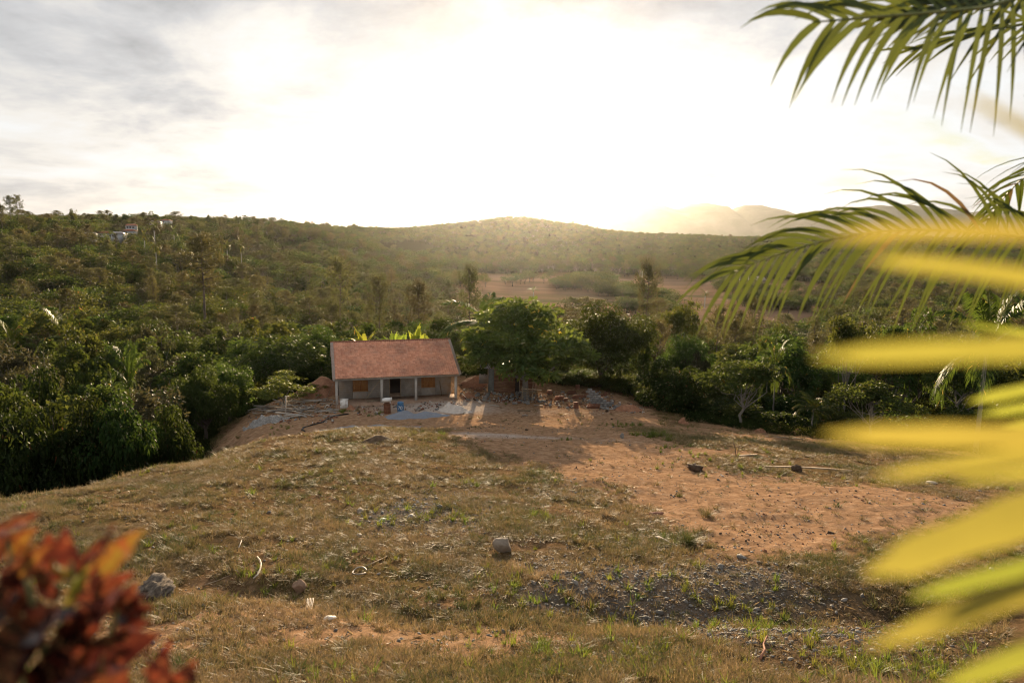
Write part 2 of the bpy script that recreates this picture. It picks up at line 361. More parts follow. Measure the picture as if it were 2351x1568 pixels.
# the ground sheet
a = np.radians(np.concatenate([np.linspace(-180, -50, 90)[:-1], np.linspace(-50, 50, 980), np.linspace(50, 180, 90)[1:-1]]))
r = np.exp(np.concatenate([np.linspace(math.log(.7), math.log(8), 40)[:-1], np.linspace(math.log(8), math.log(110), 300)[:-1], np.linspace(math.log(110), math.log(7500), 120)]))
nA, nR = len(a), len(r)
gx_, gy_ = np.sin(a)[:, None] * r[None], np.cos(a)[:, None] * r[None]
gx_, gy_ = gx_.ravel(), gy_.ravel()
gz = hgt(gx_, gy_)
V = np.concatenate([np.stack([gx_, gy_, gz], 1), [[0, 0, H - 1.62]]])
i, j = np.meshgrid(np.arange(nA), np.arange(nR - 1), indexing='ij'); i2 = (i + 1) % nA
Q = np.stack([i * nR + j, i * nR + j + 1, i2 * nR + j + 1, i2 * nR + j], -1).reshape(-1, 4)
ii = np.arange(nA); T3 = np.stack([np.full(nA, nA * nR), ii * nR, ((ii + 1) % nA) * nR], 1)
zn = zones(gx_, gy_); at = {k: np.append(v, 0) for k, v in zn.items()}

def ground_material():
    m = bpy.data.materials.new('ground'); m.use_nodes = True; nt = m.node_tree; b = nt.nodes['Principled BSDF']
    tc = nd(nt, 'ShaderNodeTexCoord'); v = tc.outputs['Object']
    A = lambda n: (lambda q: (setattr(q, 'attribute_name', n), q.outputs['Fac'])[1])(nd(nt, 'ShaderNodeAttribute'))
    n1 = noise(nt, v, .35, 6, .6); n2 = noise(nt, v, 2.6, 6, .65); n3 = noise(nt, v, 11, 5, .7); n4 = noise(nt, v, 45, 4, .7)
    mixn = mathn(nt, 'ADD', mathn(nt, 'MULTIPLY', n2, .5), mathn(nt, 'MULTIPLY', n3, .5))
    grass = ramp(nt, mixn, [(.32, (.050, .032, .016)), (.46, (.125, .078, .040)), (.56, (.19, .118, .064)), (.68, (.26, .165, .10))])
    green = ramp(nt, n1, [(.45, (0, 0, 0)), (.62, (1, 1, 1))]); grass = mixc(nt, mathn(nt, 'MULTIPLY', green, .35), grass, (.095, .085, .022))
    soil = ramp(nt, mathn(nt, 'ADD', mathn(nt, 'MULTIPLY', n2, .6), mathn(nt, 'MULTIPLY', n4, .4)), [(.28, (.115, .066, .042)), (.42, (.25, .145, .082)), (.55, (.36, .222, .130)), (.70, (.50, .34, .225))])
    palec = ramp(nt, n3, [(.3, (.33, .27, .23)), (.65, (.55, .49, .44))])
    grav = ramp(nt, n4, [(.3, (.06, .05, .042)), (.5, (.135, .115, .095)), (.7, (.24, .21, .18))])
    shadec = ramp(nt, n3, [(.3, (.034, .024, .014)), (.7, (.105, .072, .040))])  # slope shade put into the ground colour
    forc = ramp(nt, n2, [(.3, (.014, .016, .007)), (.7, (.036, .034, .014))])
    mp = nd(nt, 'ShaderNodeMapping'); mp.inputs['Scale'].default_value = (.004, .022, .01); mp.inputs['Rotation'].default_value = (0, 0, .16); nt.links.new(v, mp.inputs[0])
    nf = noise(nt, mp.outputs[0], 1.0, 6, .65, .4)
    fieldc = ramp(nt, nf, [(.36, (.11, .10, .05)), (.45, (.19, .125, .08)), (.54, (.26, .16, .105)), (.66, (.31, .195, .135))])
    brk = mathn(nt, 'MULTIPLY', mathn(nt, 'SUBTRACT', mixn, .5), 1.3)
    def zmask(n, k=1.0): return mathn(nt, 'SMOOTH_MIN', mathn(nt, 'MAXIMUM', mathn(nt, 'ADD', mathn(nt, 'MULTIPLY', A(n), k), mathn(nt, 'MULTIPLY', brk, mathn(nt, 'GREATER_THAN', A(n), .03))), 0), 1.0, .1)
    c = mixc(nt, zmask('dark', 1.0), grass, shadec); c = mixc(nt, zmask('gravel', .75), c, grav); c = mixc(nt, zmask('dirt'), c, soil)
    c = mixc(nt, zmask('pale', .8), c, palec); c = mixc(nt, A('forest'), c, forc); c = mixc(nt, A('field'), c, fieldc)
    nt.links.new(c, b.inputs['Base Color']); b.inputs['Roughness'].default_value = .92; b.inputs['Specular IOR Level'].default_value = 0.0
    bn = nd(nt, 'ShaderNodeBump'); bn.inputs['Strength'].default_value = .9; bn.inputs['Distance'].default_value = .06
    nt.links.new(mathn(nt, 'ADD', mathn(nt, 'ADD', n3, mathn(nt, 'MULTIPLY', n2, 1.2)), mathn(nt, 'MULTIPLY', n4, .35)), bn.inputs['Height']); nt.links.new(bn.outputs[0], b.inputs['Normal'])
    return m
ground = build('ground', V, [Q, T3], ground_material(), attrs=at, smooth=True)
tag(ground, 'dry grassy slope running into the red dirt yard and the wooded valley', 'ground', kind='structure')

# the limestone mountains far behind
mount_m = material('limestone mountain', (.06, .075, .04), .9, (.16, .15, .12), .004, spec=.1)
def mountains(name, y0, prof_px, depth, label, seed):
    xs = []; zs = []
    for X, Y in prof_px:
        p = P(X, Y, y0); xs.append(p.x); zs.append(p.z)
    gx = np.linspace(xs[0], xs[-1], 260); zt = np.interp(gx, xs, zs); n = 34; V = []
    for k in range(n):
        t = k / (n - 1) * 2 - 1; prof_ = np.maximum(0, 1 - abs(t) ** 2.6) if t < 0 else np.maximum(0, 1 - abs(t) ** 1.5)
        yy = y0 + t * depth + fbm(gx / 300, gx * 0 + k * .3, seed) * 90
        zz = -170 + (zt + 170) * prof_ + fbm(gx / 120, yy / 120, seed + 3) * 26 * prof_ * (abs(t) > .03)
        V.append(np.stack([gx, yy, zz], 1))
    V = np.concatenate(V); m = 260
    ii, jj = np.meshgrid(np.arange(n - 1), np.arange(m - 1), indexing='ij')
    Q = np.stack([ii * m + jj, ii * m + jj + 1, (ii + 1) * m + jj + 1, (ii + 1) * m + jj], -1).reshape(-1, 4)
    return tag(build(name, V, [Q], mount_m, smooth=True), label, 'mountain', kind='structure')
mountains('mountain_range', 5200, [(1080, 545), (1160, 515), (1235, 484), (1280, 477), (1330, 478), (1365, 482), (1400, 474), (1430, 476), (1455, 468), (1487, 464), (1515, 472), (1545, 483), (1575, 474), (1620, 471), (1650, 474), (1668, 487), (1690, 478), (1740, 474), (1790, 488), (1815, 500), (1830, 503), (1850, 490), (1880, 482), (1930, 484), (1970, 478), (2010, 474), (2060, 475), (2120, 478), (2160, 486), (2220, 490), (2280, 484), (2360, 492), (2500, 480), (2700, 505)], 900, 'pale blue limestone mountain ridge with rounded tops on the horizon', 5)
# ------------------------------------------------------------------ vegetation builders
def unit(a): return a / np.maximum(np.linalg.norm(a, axis=-1, keepdims=True), 1e-9)
def leaf_quads(R, p, d, size, asp=.42, sag=.18):
    """one small folded leaf per point p, pointing along d"""
    n = len(p); s = size * R.uniform(.65, 1.35, n)[:, None]
    wv = unit(np.cross(d, unit(R.normal(size=(n, 3)) + np.array([0, 0, .6]))))
    sagv = np.array([0, 0, -1.0]) * s * sag * R.uniform(.2, 1.6, n)[:, None]
    mid = p + d * s * .48 + sagv * .15
    V = np.stack([p, mid + wv * s * asp * .5, p + d * s + sagv, mid - wv * s * asp * .5], 1).reshape(-1, 3)
    return V, np.arange(n * 4).reshape(-1, 4)
def crown_pts(R, blobs, n, shell=.16, hole=.38, hs=4.0, low=.25):
    B = np.array(blobs, float); wgt = (B[:, 3] * B[:, 4] + B[:, 4] * B[:, 5] + B[:, 3] * B[:, 5]); wgt /= wgt.sum()
    k = R.choice(len(B), int(n * 1.7), p=wgt); d = unit(R.normal(size=(len(k), 3)))
    keep = (d[:, 2] > -.55) | (R.random(len(k)) < low); k, d = k[keep], d[keep]
    rad = 1 - np.abs(R.normal(0, shell, len(k))); p = B[k, :3] + d * B[k, 3:] * rad[:, None]
    q = vnoise(p[:, 0] * hs * 3 + p[:, 2] * 5, p[:, 1] * hs * 3 - p[:, 2] * hs * 2, 77)
    ok = q > hole * R.uniform(.5, 1.2, len(q)); p, d, k = p[ok][:n], d[ok][:n], k[ok][:n]
    return p, d, k
def subblobs(R, c, rad, n, r0, r1, zmin=-.6, flat=.8):
    out = []
    while len(out) < n:
        d = unit(R.normal(size=3))
        if d[2] < zmin: continue
        q = R.uniform(.35, 1.0); r = R.uniform(r0 * .75, r1)
        out.append((c[0] + d[0] * rad[0] * q, c[1] + d[1] * rad[1] * q, c[2] + d[2] * rad[2] * q, r, r, r * flat))
    return out
def crown_mesh(name, R, blobs, n, size, mats, asp=.42, sag=.2, out=.8, up=.25, down=0.0, **k):
    p, d, kk = crown_pts(R, blobs, n, **k)
    dr = unit(d * out + R.normal(size=p.shape) * .7 + np.array([0, 0, up - down]))
    V, F = leaf_quads(R, p, dr, size, asp, sag)
    bt = R.random(len(blobs)); t = np.clip(.35 + .35 * (bt[kk] - .5) + R.normal(0, .22, len(p)), 0, .92)
    t = np.where(R.random(len(p)) < .006, 1.0, t)
    return build(name, V, [F], mats, 'mesh', attrs={'tint': np.repeat(t, 4)})
def limbs_mesh(name, R, mats, base_r, trunk_top, targets, lean=(0, 0), wig=.02, n=6, top_r=None):
    m = MB(); pts = []; k = 5
    for i in range(k + 1):
        t = i / k; pts.append((lean[0] * t + R.normal(0, wig) * t, lean[1] * t + R.normal(0, wig) * t, trunk_top * t - (.04 if i == 0 else 0)))
    rr = [base_r * (1.5 if i == 0 else 1 - .5 * i / k) for i in range(k + 1)]
    m.tube(pts, rr, n + 1)
    for tg in targets:
        s = R.integers(3, k + 1) if tg[2] > trunk_top * .8 else 3
        a = np.array(pts[s]); b = np.array(tg[:3]); c = (a + b) / 2 + np.array([0, 0, -.04]) + R.normal(0, wig * 1.5, 3)
        m.tube([a, a * .6 + c * .4, c, b], [rr[s] * .6, rr[s] * .45, rr[s] * .32, rr[s] * .12], n, caps=False)
    return m.build(name, mats, 'mesh')

M = {}
M['bark'] = material('bark', (.055, .042, .032), .9, (.13, .105, .085), 9, .6, 30, stretch=(1, 1, .25))
M['pale_bark'] = material('pale bark', (.11, .10, .085), .85, (.23, .21, .18), 7, .4, 30, stretch=(1, 1, .3))
M['royal_bark'] = material('palm bark', (.24, .23, .21), .8, (.40, .38, .34), 3, .3, 14, stretch=(1, 1, 3))
M['mango'] = leaf_mat('mango leaves', (.014, .026, .008), (.045, .072, .017), (.14, .18, .022), .34, .5, .3, .2)
M['almond'] = leaf_mat('almond leaves', (.018, .040, .014), (.060, .10, .026), (.23, .27, .04), .42, .5, .3, .15, dead=(.30, .22, .03))
M['broad'] = leaf_mat('broad leaves', (.013, .026, .008), (.042, .068, .017), (.15, .18, .028), .38, .55, .25, .28, dead=(.22, .13, .03), hue=.035)
M['olive'] = leaf_mat('olive leaves', (.024, .025, .012), (.058, .058, .027), (.115, .108, .036), .30, .55, .3, .3, dead=(.2, .14, .07), hue=.025)
M['pine'] = leaf_mat('pine needles', (.030, .034, .014), (.085, .085, .030), (.18, .16, .045), .38, .5, .3, .25)
M['palm'] = leaf_mat('palm leaves', (.016, .032, .009), (.055, .085, .022), (.20, .24, .03), .38, .5, .3, .15, dead=(.28, .17, .05))
M['vine'] = leaf_mat('vine leaves', (.008, .017, .005), (.028, .048, .011), (.10, .13, .018), .28, .6, .2, .25, dead=(.12, .05, .02))
M['weed'] = leaf_mat('weeds', (.035, .055, .014), (.11, .14, .03), (.26, .28, .04), .40, .5, .3, .3, dead=(.3, .2, .07))
M['banana'] = leaf_mat('banana leaves', (.06, .10, .02), (.13, .17, .03), (.45, .48, .05), .55, .35, .4, .1, dead=(.4, .22, .05))

def leaflet(base, d, nrm, length, width, droop, seg=4, fold=.25, tipcurl=0.0):
    """a leaflet strip with a folded midrib; returns V, F"""
    d = d.normalized(); side = d.cross(nrm).normalized(); p = base.copy(); V = []; F = []
    wp = [.55, 1.0, .95, .7, .38, .06]; st = length / seg
    for i in range(seg + 1):
        t = i / seg; k = t * 5; a = int(min(k, 4)); wv = (wp[a] + (wp[a + 1] - wp[a]) * (k - a)) * width * .5
        nn = side.cross(d).normalized()
        V += [p + side * wv + nn * fold * wv, p.copy(), p - side * wv + nn * fold * wv]
        d = (d + Vector((0, 0, -droop / seg * (0.4 + 1.2 * t))) + side * tipcurl / seg).normalized(); p = p + d * st
    for i in range(seg):
        a = i * 3; F += [(a, a + 1, a + 4, a + 3), (a + 1, a + 2, a + 5, a + 4)]
    return [tuple(v) for v in V], F
def frond_mesh(m, R, pts, n, length, width, droop=.7, spread=60, start=.12, lift=.15, seg=3, fold=.25, rad=.012, tints=None, tint0=.3, rach=None, simple=False, updir=None):
    """leaflets along a rachis into MB m; the rachis goes into rach (or m)"""
    pts = [Vector(p) for p in pts]; cum = [0]
    for i in range(1, len(pts)): cum.append(cum[-1] + (pts[i] - pts[i - 1]).length)
    T = cum[-1]
    def at(t):
        s = t * T
        for i in range(1, len(pts)):
            if s <= cum[i] or i == len(pts) - 1:
                f = (s - cum[i - 1]) / max(cum[i] - cum[i - 1], 1e-6); return pts[i - 1].lerp(pts[i], f), (pts[i] - pts[i - 1]).normalized()
    rm = rach or m; k = len(rm.v); rm.tube(pts, [rad * (1 - .8 * i / (len(pts) - 1)) for i in range(len(pts))], 5)
    if tints is not None and rach is None: tints.append(np.full(len(rm.v[-1]), .5))
    for i in range(n):
        t = start + (1 - start) * (i + .5) / n
        p, tg = at(t); up = updir if updir else Vector((0, 0, 1)); sd = tg.cross(up)
        if sd.length < .2: sd = tg.cross(Vector((0, 1, 0)))
        sd.normalize(); up2 = sd.cross(tg).normalized()
        ln = length * (math.sin(min(1, (t - start) / (1 - start) * 1.1 + .22) * math.pi * .5) if t < .5 else 1.05 - (t - .5) * 1.0) * R.uniform(.85, 1.1)
        for s in (-1, 1):
            an = math.radians(spread * (1.15 - .75 * t) + R.normal(0, 5))
            d = tg * math.cos(an) + sd * s * math.sin(an) + up2 * (lift + R.normal(0, .08))
            if simple:
                q = p + d.normalized() * ln * .55; e = q + (d.normalized() + Vector((0, 0, -droop))).normalized() * ln * .5; wv = tg * width * .5
                V = [tuple(p), tuple(q + wv), tuple(e), tuple(q - wv)]; F = [(0, 1, 2, 3)]
            else: V, F = leaflet(p, d, up2, ln, width, droop * R.uniform(.7, 1.3), seg, fold)
            m.add(V, F)
            if tints is not None: tints.append(np.full(len(V), float(np.clip(tint0 + R.normal(0, .2), 0, .92)) if R.random() > .03 else 1.0))
def arch(base, az, elev, length, droop, n=7):
    """rachis of a palm frond: starts at elev, bends down"""
    p = Vector(base); el = elev; out = [p.copy()]
    for i in range(n):
        d = Vector((math.cos(az) * math.cos(el), math.sin(az) * math.cos(el), math.sin(el))); p = p + d * length / n; out.append(p.copy()); el -= droop / n * (.5 + i / n)
    return out
def palm_protos(kind, seed):
    R = np.random.default_rng(seed); m = MB(); ti = []
    if kind == 'royal':
        for i in range(15):
            el = R.uniform(-.25, 1.25); frond_mesh(m, R, arch((0, 0, .86), i * 2.4 + R.normal(0, .2), el, R.uniform(.26, .33), 1.5 - .3 * el), 26, .085, .011, .75, 65, .12, .12, simple=True, rad=.004, tints=ti)
        t = MB(); t.tube([(0, 0, -.04), (0, 0, .02), (.004, 0, .25), (.006, 0, .5), (.003, 0, .72)], [.026, .021, .019, .023, .017], 9)
        t2 = MB(); t2.tube([(.003, 0, .72), (.002, 0, .78), (0, 0, .87)], [.017, .014, .008], 8)
        c = m.build('palm_crown', M['palm'], 'mesh', attrs={'tint': np.concatenate(ti)})
        return [('trunk', t.build('trunk', M['royal_bark'], 'mesh', smooth=True)), ('crownshaft', t2.build('crownshaft', M['vine'], 'mesh', attrs={'tint': np.full(sum(len(q) for q in t2.v), .8)})), ('crown', c)]
    if kind == 'coconut':
        ln = .12 * R.normal()
        for i in range(17):
            el = R.uniform(-.3, 1.35); frond_mesh(m, R, arch((ln, 0, .62), i * 2.4 + R.normal(0, .2), el, R.uniform(.42, .54), 1.55 - .2 * el, 9), 44, .14, .016, .9, 62, .16, .05, simple=True, rad=.006, tints=ti)
        t = MB(); t.tube([(0, 0, -.04), (ln * .1, 0, .1), (ln * .45, 0, .35), (ln, 0, .63)], [.03, .021, .018, .016], 8)
        return [('trunk', t.build('trunk', M['pale_bark'], 'mesh', smooth=True)), ('crown', m.build('crown', M['palm'], 'mesh', attrs={'tint': np.concatenate(ti)}))]
def banana_proto(seed):
    R = np.random.default_rng(seed); m = MB(); ti = []; t = MB()
    for s in range(2):
        bx, by = R.normal(0, .1), R.normal(0, .1); t.tube([(bx, by, -.05), (bx, by, .3), (bx * 1.1, by, .55)], [.045, .035, .022], 7)
        for i in range(6):
            az = R.uniform(0, 6.28); el = R.uniform(.5, 1.4); pts = arch((bx, by, .5), az, el, R.uniform(.38, .55), R.uniform(.4, 1.6), 8)
            for j in range(8):
                a, b = pts[j], pts[j + 1]; tg = (b - a).normalized(); sd = tg.cross(Vector((0, 0, 1))).normalized(); w = .075 * math.sin(min(1, (j + .7) / 7.5) * math.pi) ** .6 * (1 if j > 0 else .3); w2 = .075 * math.sin(min(1, (j + 1.7) / 8.8) * math.pi) ** .6
                q = Vector((0, 0, -.02)); m.add([tuple(a + sd * w + q), tuple(a), tuple(a - sd * w + q), tuple(b + sd * w2 + q), tuple(b), tuple(b - sd * w2 + q)], [(0, 1, 4, 3), (1, 2, 5, 4)]); ti.append(np.full(6, R.uniform(.2, .9)))
    return [('stem', t.build('stem', M['weed'], 'mesh', attrs={'tint': np.full(sum(len(q) for q in t.v), .6)})), ('leaves', m.build('leaves', M['banana'], 'mesh', attrs={'tint': np.concatenate(ti)}))]
def tree_proto(kind, seed, n=None):
    R = np.random.default_rng(seed)
    if kind == 'mango':
        B = [(0, 0, .60, .27, .27, .25)] + subblobs(R, (0, 0, .58), (.40, .40, .36), 46, .12, .18, -.7)
        cr = crown_mesh('crown', R, B, n or 15000, .040, M['mango'], .34, .5, .75, 0, .35, shell=.13, hole=.22, low=.6)
        tr = limbs_mesh('trunk', R, M['bark'], .034, .30, [b for b in B[1:] if R.random() < .35])
    elif kind == 'almond':
        B = []
        for z, rr, k in ((.41, .50, 13), (.50, .52, 17), (.61, .42, 13), (.74, .30, 9), (.87, .17, 5), (.97, .05, 1)):
            for i in range(k):
                a = i / k * 6.28 + R.normal(0, .2); q = rr * R.uniform(.45, .95); r = R.uniform(.09, .16); B.append((q * math.cos(a), q * math.sin(a), z + R.normal(0, .03) - .12 * (q - .25), r, r, r * .42))
        cr = crown_mesh('crown', R, B, n or 11000, .048, M['almond'], .5, .3, .6, .3, 0, shell=.32, hole=.42, low=.4)
        tr = limbs_mesh('trunk', R, M['pale_bark'], .030, .34, [b for b in B if R.random() < .4], lean=(.03, 0))
    elif kind == 'round':
        B = subblobs(R, (0, 0, .62), (.36, .36, .34), 26, .10, .18, -.6)
        cr = crown_mesh('crown', R, B, n or 5200, .052, M['broad'], .45, .3, .7, .2, 0, shell=.22, hole=.36)
        tr = limbs_mesh('trunk', R, M['bark'], .022, .36, [b for b in B if R.random() < .4])
    elif kind == 'spread':
        B = []
        for i in range(22):
            a = R.uniform(0, 6.28); q = R.uniform(.05, .46); B.append((q * math.cos(a), q * math.sin(a), .80 - q * .35 + R.normal(0, .06), R.uniform(.10, .17), R.uniform(.10, .17), R.uniform(.05, .09)))
        cr = crown_mesh('crown', R, B, n or 4600, .046, M['broad'], .4, .3, .6, .3, 0, shell=.35, hole=.40)
        tr = limbs_mesh('trunk', R, M['pale_bark'], .020, .45, [b for b in B if R.random() < .7], wig=.03)
    elif kind == 'tall':
        B = [(R.normal(0, .10), R.normal(0, .10), z, *(lambda r: (r, r, r * .9))(R.uniform(.07, .13))) for z in np.linspace(.36, .96, 20)]
        cr = crown_mesh('crown', R, B, n or 4200, .048, M['broad'], .45, .3, .6, .2, 0, shell=.3, hole=.38)
        tr = limbs_mesh('trunk', R, M['pale_bark'], .016, .8, [b for b in B if R.random() < .4])
    elif kind == 'grey':
        B = subblobs(R, (0, 0, .64), (.36, .36, .34), 22, .08, .15, -.5)
        cr = crown_mesh('crown', R, B, n or 3600, .038, M['olive'], .42, .2, .7, .3, 0, shell=.45, hole=.42)
        tr = limbs_mesh('trunk', R, M['pale_bark'], .016, .30, [b for b in B if R.random() < .95], wig=.035)
    elif kind == 'bare':
        B = subblobs(R, (0, 0, .66), (.30, .30, .33), 34, .05, .1, -.4)
        cr = crown_mesh('crown', R, B, n or 500, .036, M['olive'], .42, .2, .7, .3, 0, shell=.5, hole=.42)
        tr = limbs_mesh('trunk', R, M['pale_bark'], .018, .34, B, wig=.05)
    elif kind in ('pine', 'youngpine'):
        tgt = []; P0 = []; D0 = []
        lo = .56 if kind == 'pine' else .16
        nb = 30 if kind == 'pine' else 56
        for i in range(nb):
            z = lo + (1 - lo) * (i / nb) ** .7; f = (z - lo) / (1 - lo)
            ln = ((.22 * max(0, math.sin(min(1, .12 + f * .84) * math.pi)) ** .8 + .03) if kind == 'pine' else .17 * (1 - f) ** .6 + .03) * R.uniform(.35, 1.2)
            a = i * 2.4 + R.normal(0, .4); tip = np.array([ln * math.cos(a), ln * math.sin(a), z + ln * R.uniform(-.05, .45)]); tgt.append((tip, z))
            for q in (1.0, .80, .55):
                c = np.array([0, 0, z]) * (1 - q) + tip * q + R.normal(0, .012, 3); k = int((n or 1450) / (72 if kind == 'pine' else 150))
                P0.append(c + R.normal(0, 1, (k, 3)) * np.array([.022, .022, .011])); D0.append(R.normal(size=(k, 3)) + np.array([0, 0, .5]))
        p = np.concatenate(P0); d = unit(np.concatenate(D0)); V, F = leaf_quads(R, p, d, .052, .15, .1)
        cr = build('crown', V, [F], M['pine'], 'mesh', attrs={'tint': np.repeat(np.clip(R.normal(.45, .25, len(p)), 0, .9), 4)})
        m = MB(); b = R.normal(0, .012, (6, 2)); m.tube([(b[i, 0] * (i > 0), b[i, 1] * (i > 0), i / 5 * .98 - (.03 if i == 0 else 0)) for i in range(6)], [.017, .014, .012, .009, .006, .002], 7)
        for tip, z in tgt: m.tube([(0, 0, z - .01), tip * .5 + np.array([0, 0, z * .5 - .008]), tip], [.005, .0035, .0015], 4, caps=False)
        tr = m.build('trunk', M['bark'], 'mesh')
    elif kind == 'mound':            # a tree smothered in creepers, leafy to the ground
        B = subblobs(R, (0, 0, .45), (.42, .42, .45), 60, .10, .17, -.95)
        cr = crown_mesh('crown', R, B, n or 15000, .036, M['vine'], .6, .6, .8, 0, .3, shell=.12, hole=.25, low=.9)
        tr = limbs_mesh('trunk', R, M['bark'], .03, .5, [b for b in B if R.random() < .2])
    elif kind == 'bush':
        B = subblobs(R, (0, 0, .38), (.42, .42, .48), 22, .12, .24, -.5)
        cr = crown_mesh('crown', R, B, n or 4200, .070, M['broad'], .45, .3, .7, .35, 0, shell=.4, hole=.36, low=.7)
        tr = limbs_mesh('trunk', R, M['pale_bark'], .014, .15, [b for b in B if R.random() < .7], wig=.05)
    elif kind == 'pale_shrub':
        B = []
        for i in range(26):
            a = R.uniform(0, 6.28); q = R.uniform(.05, .45); B.append((q * math.cos(a), q * math.sin(a), R.uniform(.35, .92) - q * .25, .13, .13, .06))
        cr = crown_mesh('crown', R, B, n or 5200, .042, M['weed'], .42, .3, .5, .2, 0, shell=.4, hole=.4)
        tr = limbs_mesh('trunk', R, M['pale_bark'], .014, .3, [b for b in B if R.random() < .6], wig=.04)
    return [('trunk', tr), ('crown', cr)]
PROTO = {}
def protos(kind):
    if kind not in PROTO:
        sd = sum(ord(c) * 7 for c in kind)
        if kind in ('royal', 'coconut'): PROTO[kind] = [palm_protos(kind, sd + i) for i in range(2)]
        elif kind == 'banana': PROTO[kind] = [banana_proto(sd + i) for i in range(2)]
        else: PROTO[kind] = [tree_proto(kind, sd + i) for i in range({'mango': 2, 'almond': 1, 'round': 3, 'bush': 3, 'grey': 3, 'pine': 3}.get(kind, 2))]
    return PROTO[kind]
KNAME = dict(mango='mango_tree', almond='almond_tree', round='broadleaf_tree', spread='broadleaf_tree', tall='broadleaf_tree', grey='grey_tree', bare='bare_tree', pine='pine_tree', youngpine='pine_tree', mound='creeper_covered_tree', bush='bush', pale_shrub='shrub', royal='royal_palm', coconut='coconut_palm', banana='banana_plant')
TREES = []
def plant(kind, x, y, h, wd, label, group=None, rz=None, v=None, dz=0.0):
    pr = protos(kind); k = (len(TREES) if v is None else v) % len(pr)
    z = hz(x, y) - .15 + dz
    cat = 'palm' if kind in ('royal', 'coconut') else 'plant' if kind == 'banana' else 'bush' if kind == 'bush' else 'shrub' if kind == 'pale_shrub' else 'tree'
    e = empty(KNAME[kind], (x, y, z), rng.uniform(0, 6.28) if rz is None else rz, label, cat, group)
    e.scale = (wd, wd, h)
    for nm, me in pr[k]:
        o = bpy.data.objects.new(nm, me); C.objects.link(o); o.parent = e
    TREES.append((x, y, wd * .4)); return e
def plant_px(kind, X, y, Ytop, wpx, label, **k):
    """a tree standing at depth y whose top is seen at row Ytop, wpx wide"""
    t = P(X, Ytop, y); h = t.z - hz(t.x, y) + .15
    ref = {'pine': .46, 'youngpine': .44, 'royal': .62, 'coconut': 1.0, 'banana': .8}.get(kind, 1.0)
    return plant(kind, t.x, y, h / {'coconut': .98}.get(kind, 1.0), wpx / FPX * y / ref, label, **k)

# the trees one can point to
plant_px('almond', 1208, 61.2, 684, 300, 'wide tree with layered bright green top leaves over the wooden shed', rz=.4)
plant_px('mango', 1388, 67, 697, 255, 'dense dark domed mango tree right of the layered tree by the shed', v=0)
plant_px('mound', 1552, 60, 815, 175, 'round creeper-covered tree at the yard edge right of the dark mango')
plant_px('mango', 640, 73, 768, 250, 'broad dark mango tree left of the tiled house, fullest on that side', v=1)
plant_px('mango', 735, 79, 752, 130, 'smaller mango tree rising behind the left gable of the tiled house', v=0)
plant_px('mango', 463, 55, 842, 150, 'umbrella-shaped mango with a bare trunk at the edge of the dirt shelf', v=0)
plant_px('mango', 520, 60, 830, 130, 'second bare-trunked mango behind the umbrella-shaped one by the dirt shelf', v=1)
plant_px('pale_shrub', 648, 58.5, 852, 165, 'pale green open shrub above the heap of old planks')
plant_px('pale_shrub', 715, 62, 880, 70, 'low leafy shrub at the left corner of the tiled house')
for X, y, Yt, wp, lb in [(20, 36, 905, 260, 'dark creeper mass at the lower left edge beside the grass slope'), (150, 38, 882, 230, 'creeper-covered tree just left of the longest creeper wall'), (265, 39, 888, 210, 'creeper wall hanging over the edge of the grass slope'),
                         (375, 43, 905, 150, 'leafy sunlit tree at the right end of the creeper wall'), (205, 55, 806, 190, 'reddish creeper dome rising above the creeper wall'), (60, 52, 815, 190, 'dark creeper-hung tree behind the left end of the wall'), (-60, 45, 830, 240, 'tall creeper tree cut by the left edge of the photo')]:
    plant_px('mound', X, y, Yt, wp, lb)
plant_px('coconut', 1108, 72, 668, 235, 'coconut palm with glinting fronds behind the right end of the roof', rz=1.2, v=0)
plant_px('coconut', 288, 60, 786, 110, 'short palm with glossy drooping fronds over the creeper wall', v=1)
plant_px('coconut', 133, 92, 690, 150, 'bright green palm standing in the woods at the left', v=0)
plant_px('coconut', 20, 84, 725, 120, 'palm with hanging fronds near the left edge of the photo', v=1)
for X, Yt, lb in [(835, 742, 'banana plant above the left half of the roof with a raised leaf'), (912, 748, 'banana plant showing over the middle of the ridge'), (962, 742, 'yellow-green banana plant over the right half of the ridge'), (985, 752, 'low banana plant near the right end of the ridge')]:
    plant_px('banana', X, 70.5, Yt, 84, lb, v=len(TREES))
plant_px('pine', 1491, 98, 604, 62, 'tall lone pine with bare trunk right of the dark mango', v=0)
plant_px('spread', 1560, 112, 676, 110, 'leaning dark tree just right of the lone pine')
plant_px('pine', 462, 152, 546, 105, 'big open-crowned pine standing out on the left slope', v=1)
plant_px('pine', 1078, 118, 618, 55, 'thin pine rising behind the coconut palm', v=2)
plant_px('pine', 960, 112, 650, 62, 'conical young pine behind the right half of the roof')
plant_px('pine', 870, 122, 640, 56, 'tall narrow pine above the middle of the roof')
plant_px('pine', 780, 150, 598, 60, 'slender pine on the lower slope above the left of the roof', v=0)
plant_px('pine', 20, 330, 452, 24, 'left one of the two tall pines on the skyline', v=0)
plant_px('pine', 37, 335, 451, 22, 'right one of the two tall pines on the skyline', v=2)
plant_px('pine', 0, 300, 470, 26, 'skyline pine cut by the left edge of the photo', v=1)
plant_px('spread', 128, 370, 497, 56, 'flat-topped spreading tree on the left skyline')
plant_px('tall', 165, 372, 482, 26, 'thin tree sticking up over the flat-topped skyline tree')
plant_px('royal', 356, 250, 549, 30, 'royal palm with pale trunk in front of the hill houses', v=0)
plant_px('royal', 352, 330, 508, 28, 'royal palm beside the white hill house', v=1)
plant_px('royal', 330, 290, 531, 26, 'royal palm left of the pale-trunked one', v=0)
plant_px('royal', 415, 275, 545, 22, 'royal palm right of the pale-trunked one', v=1)
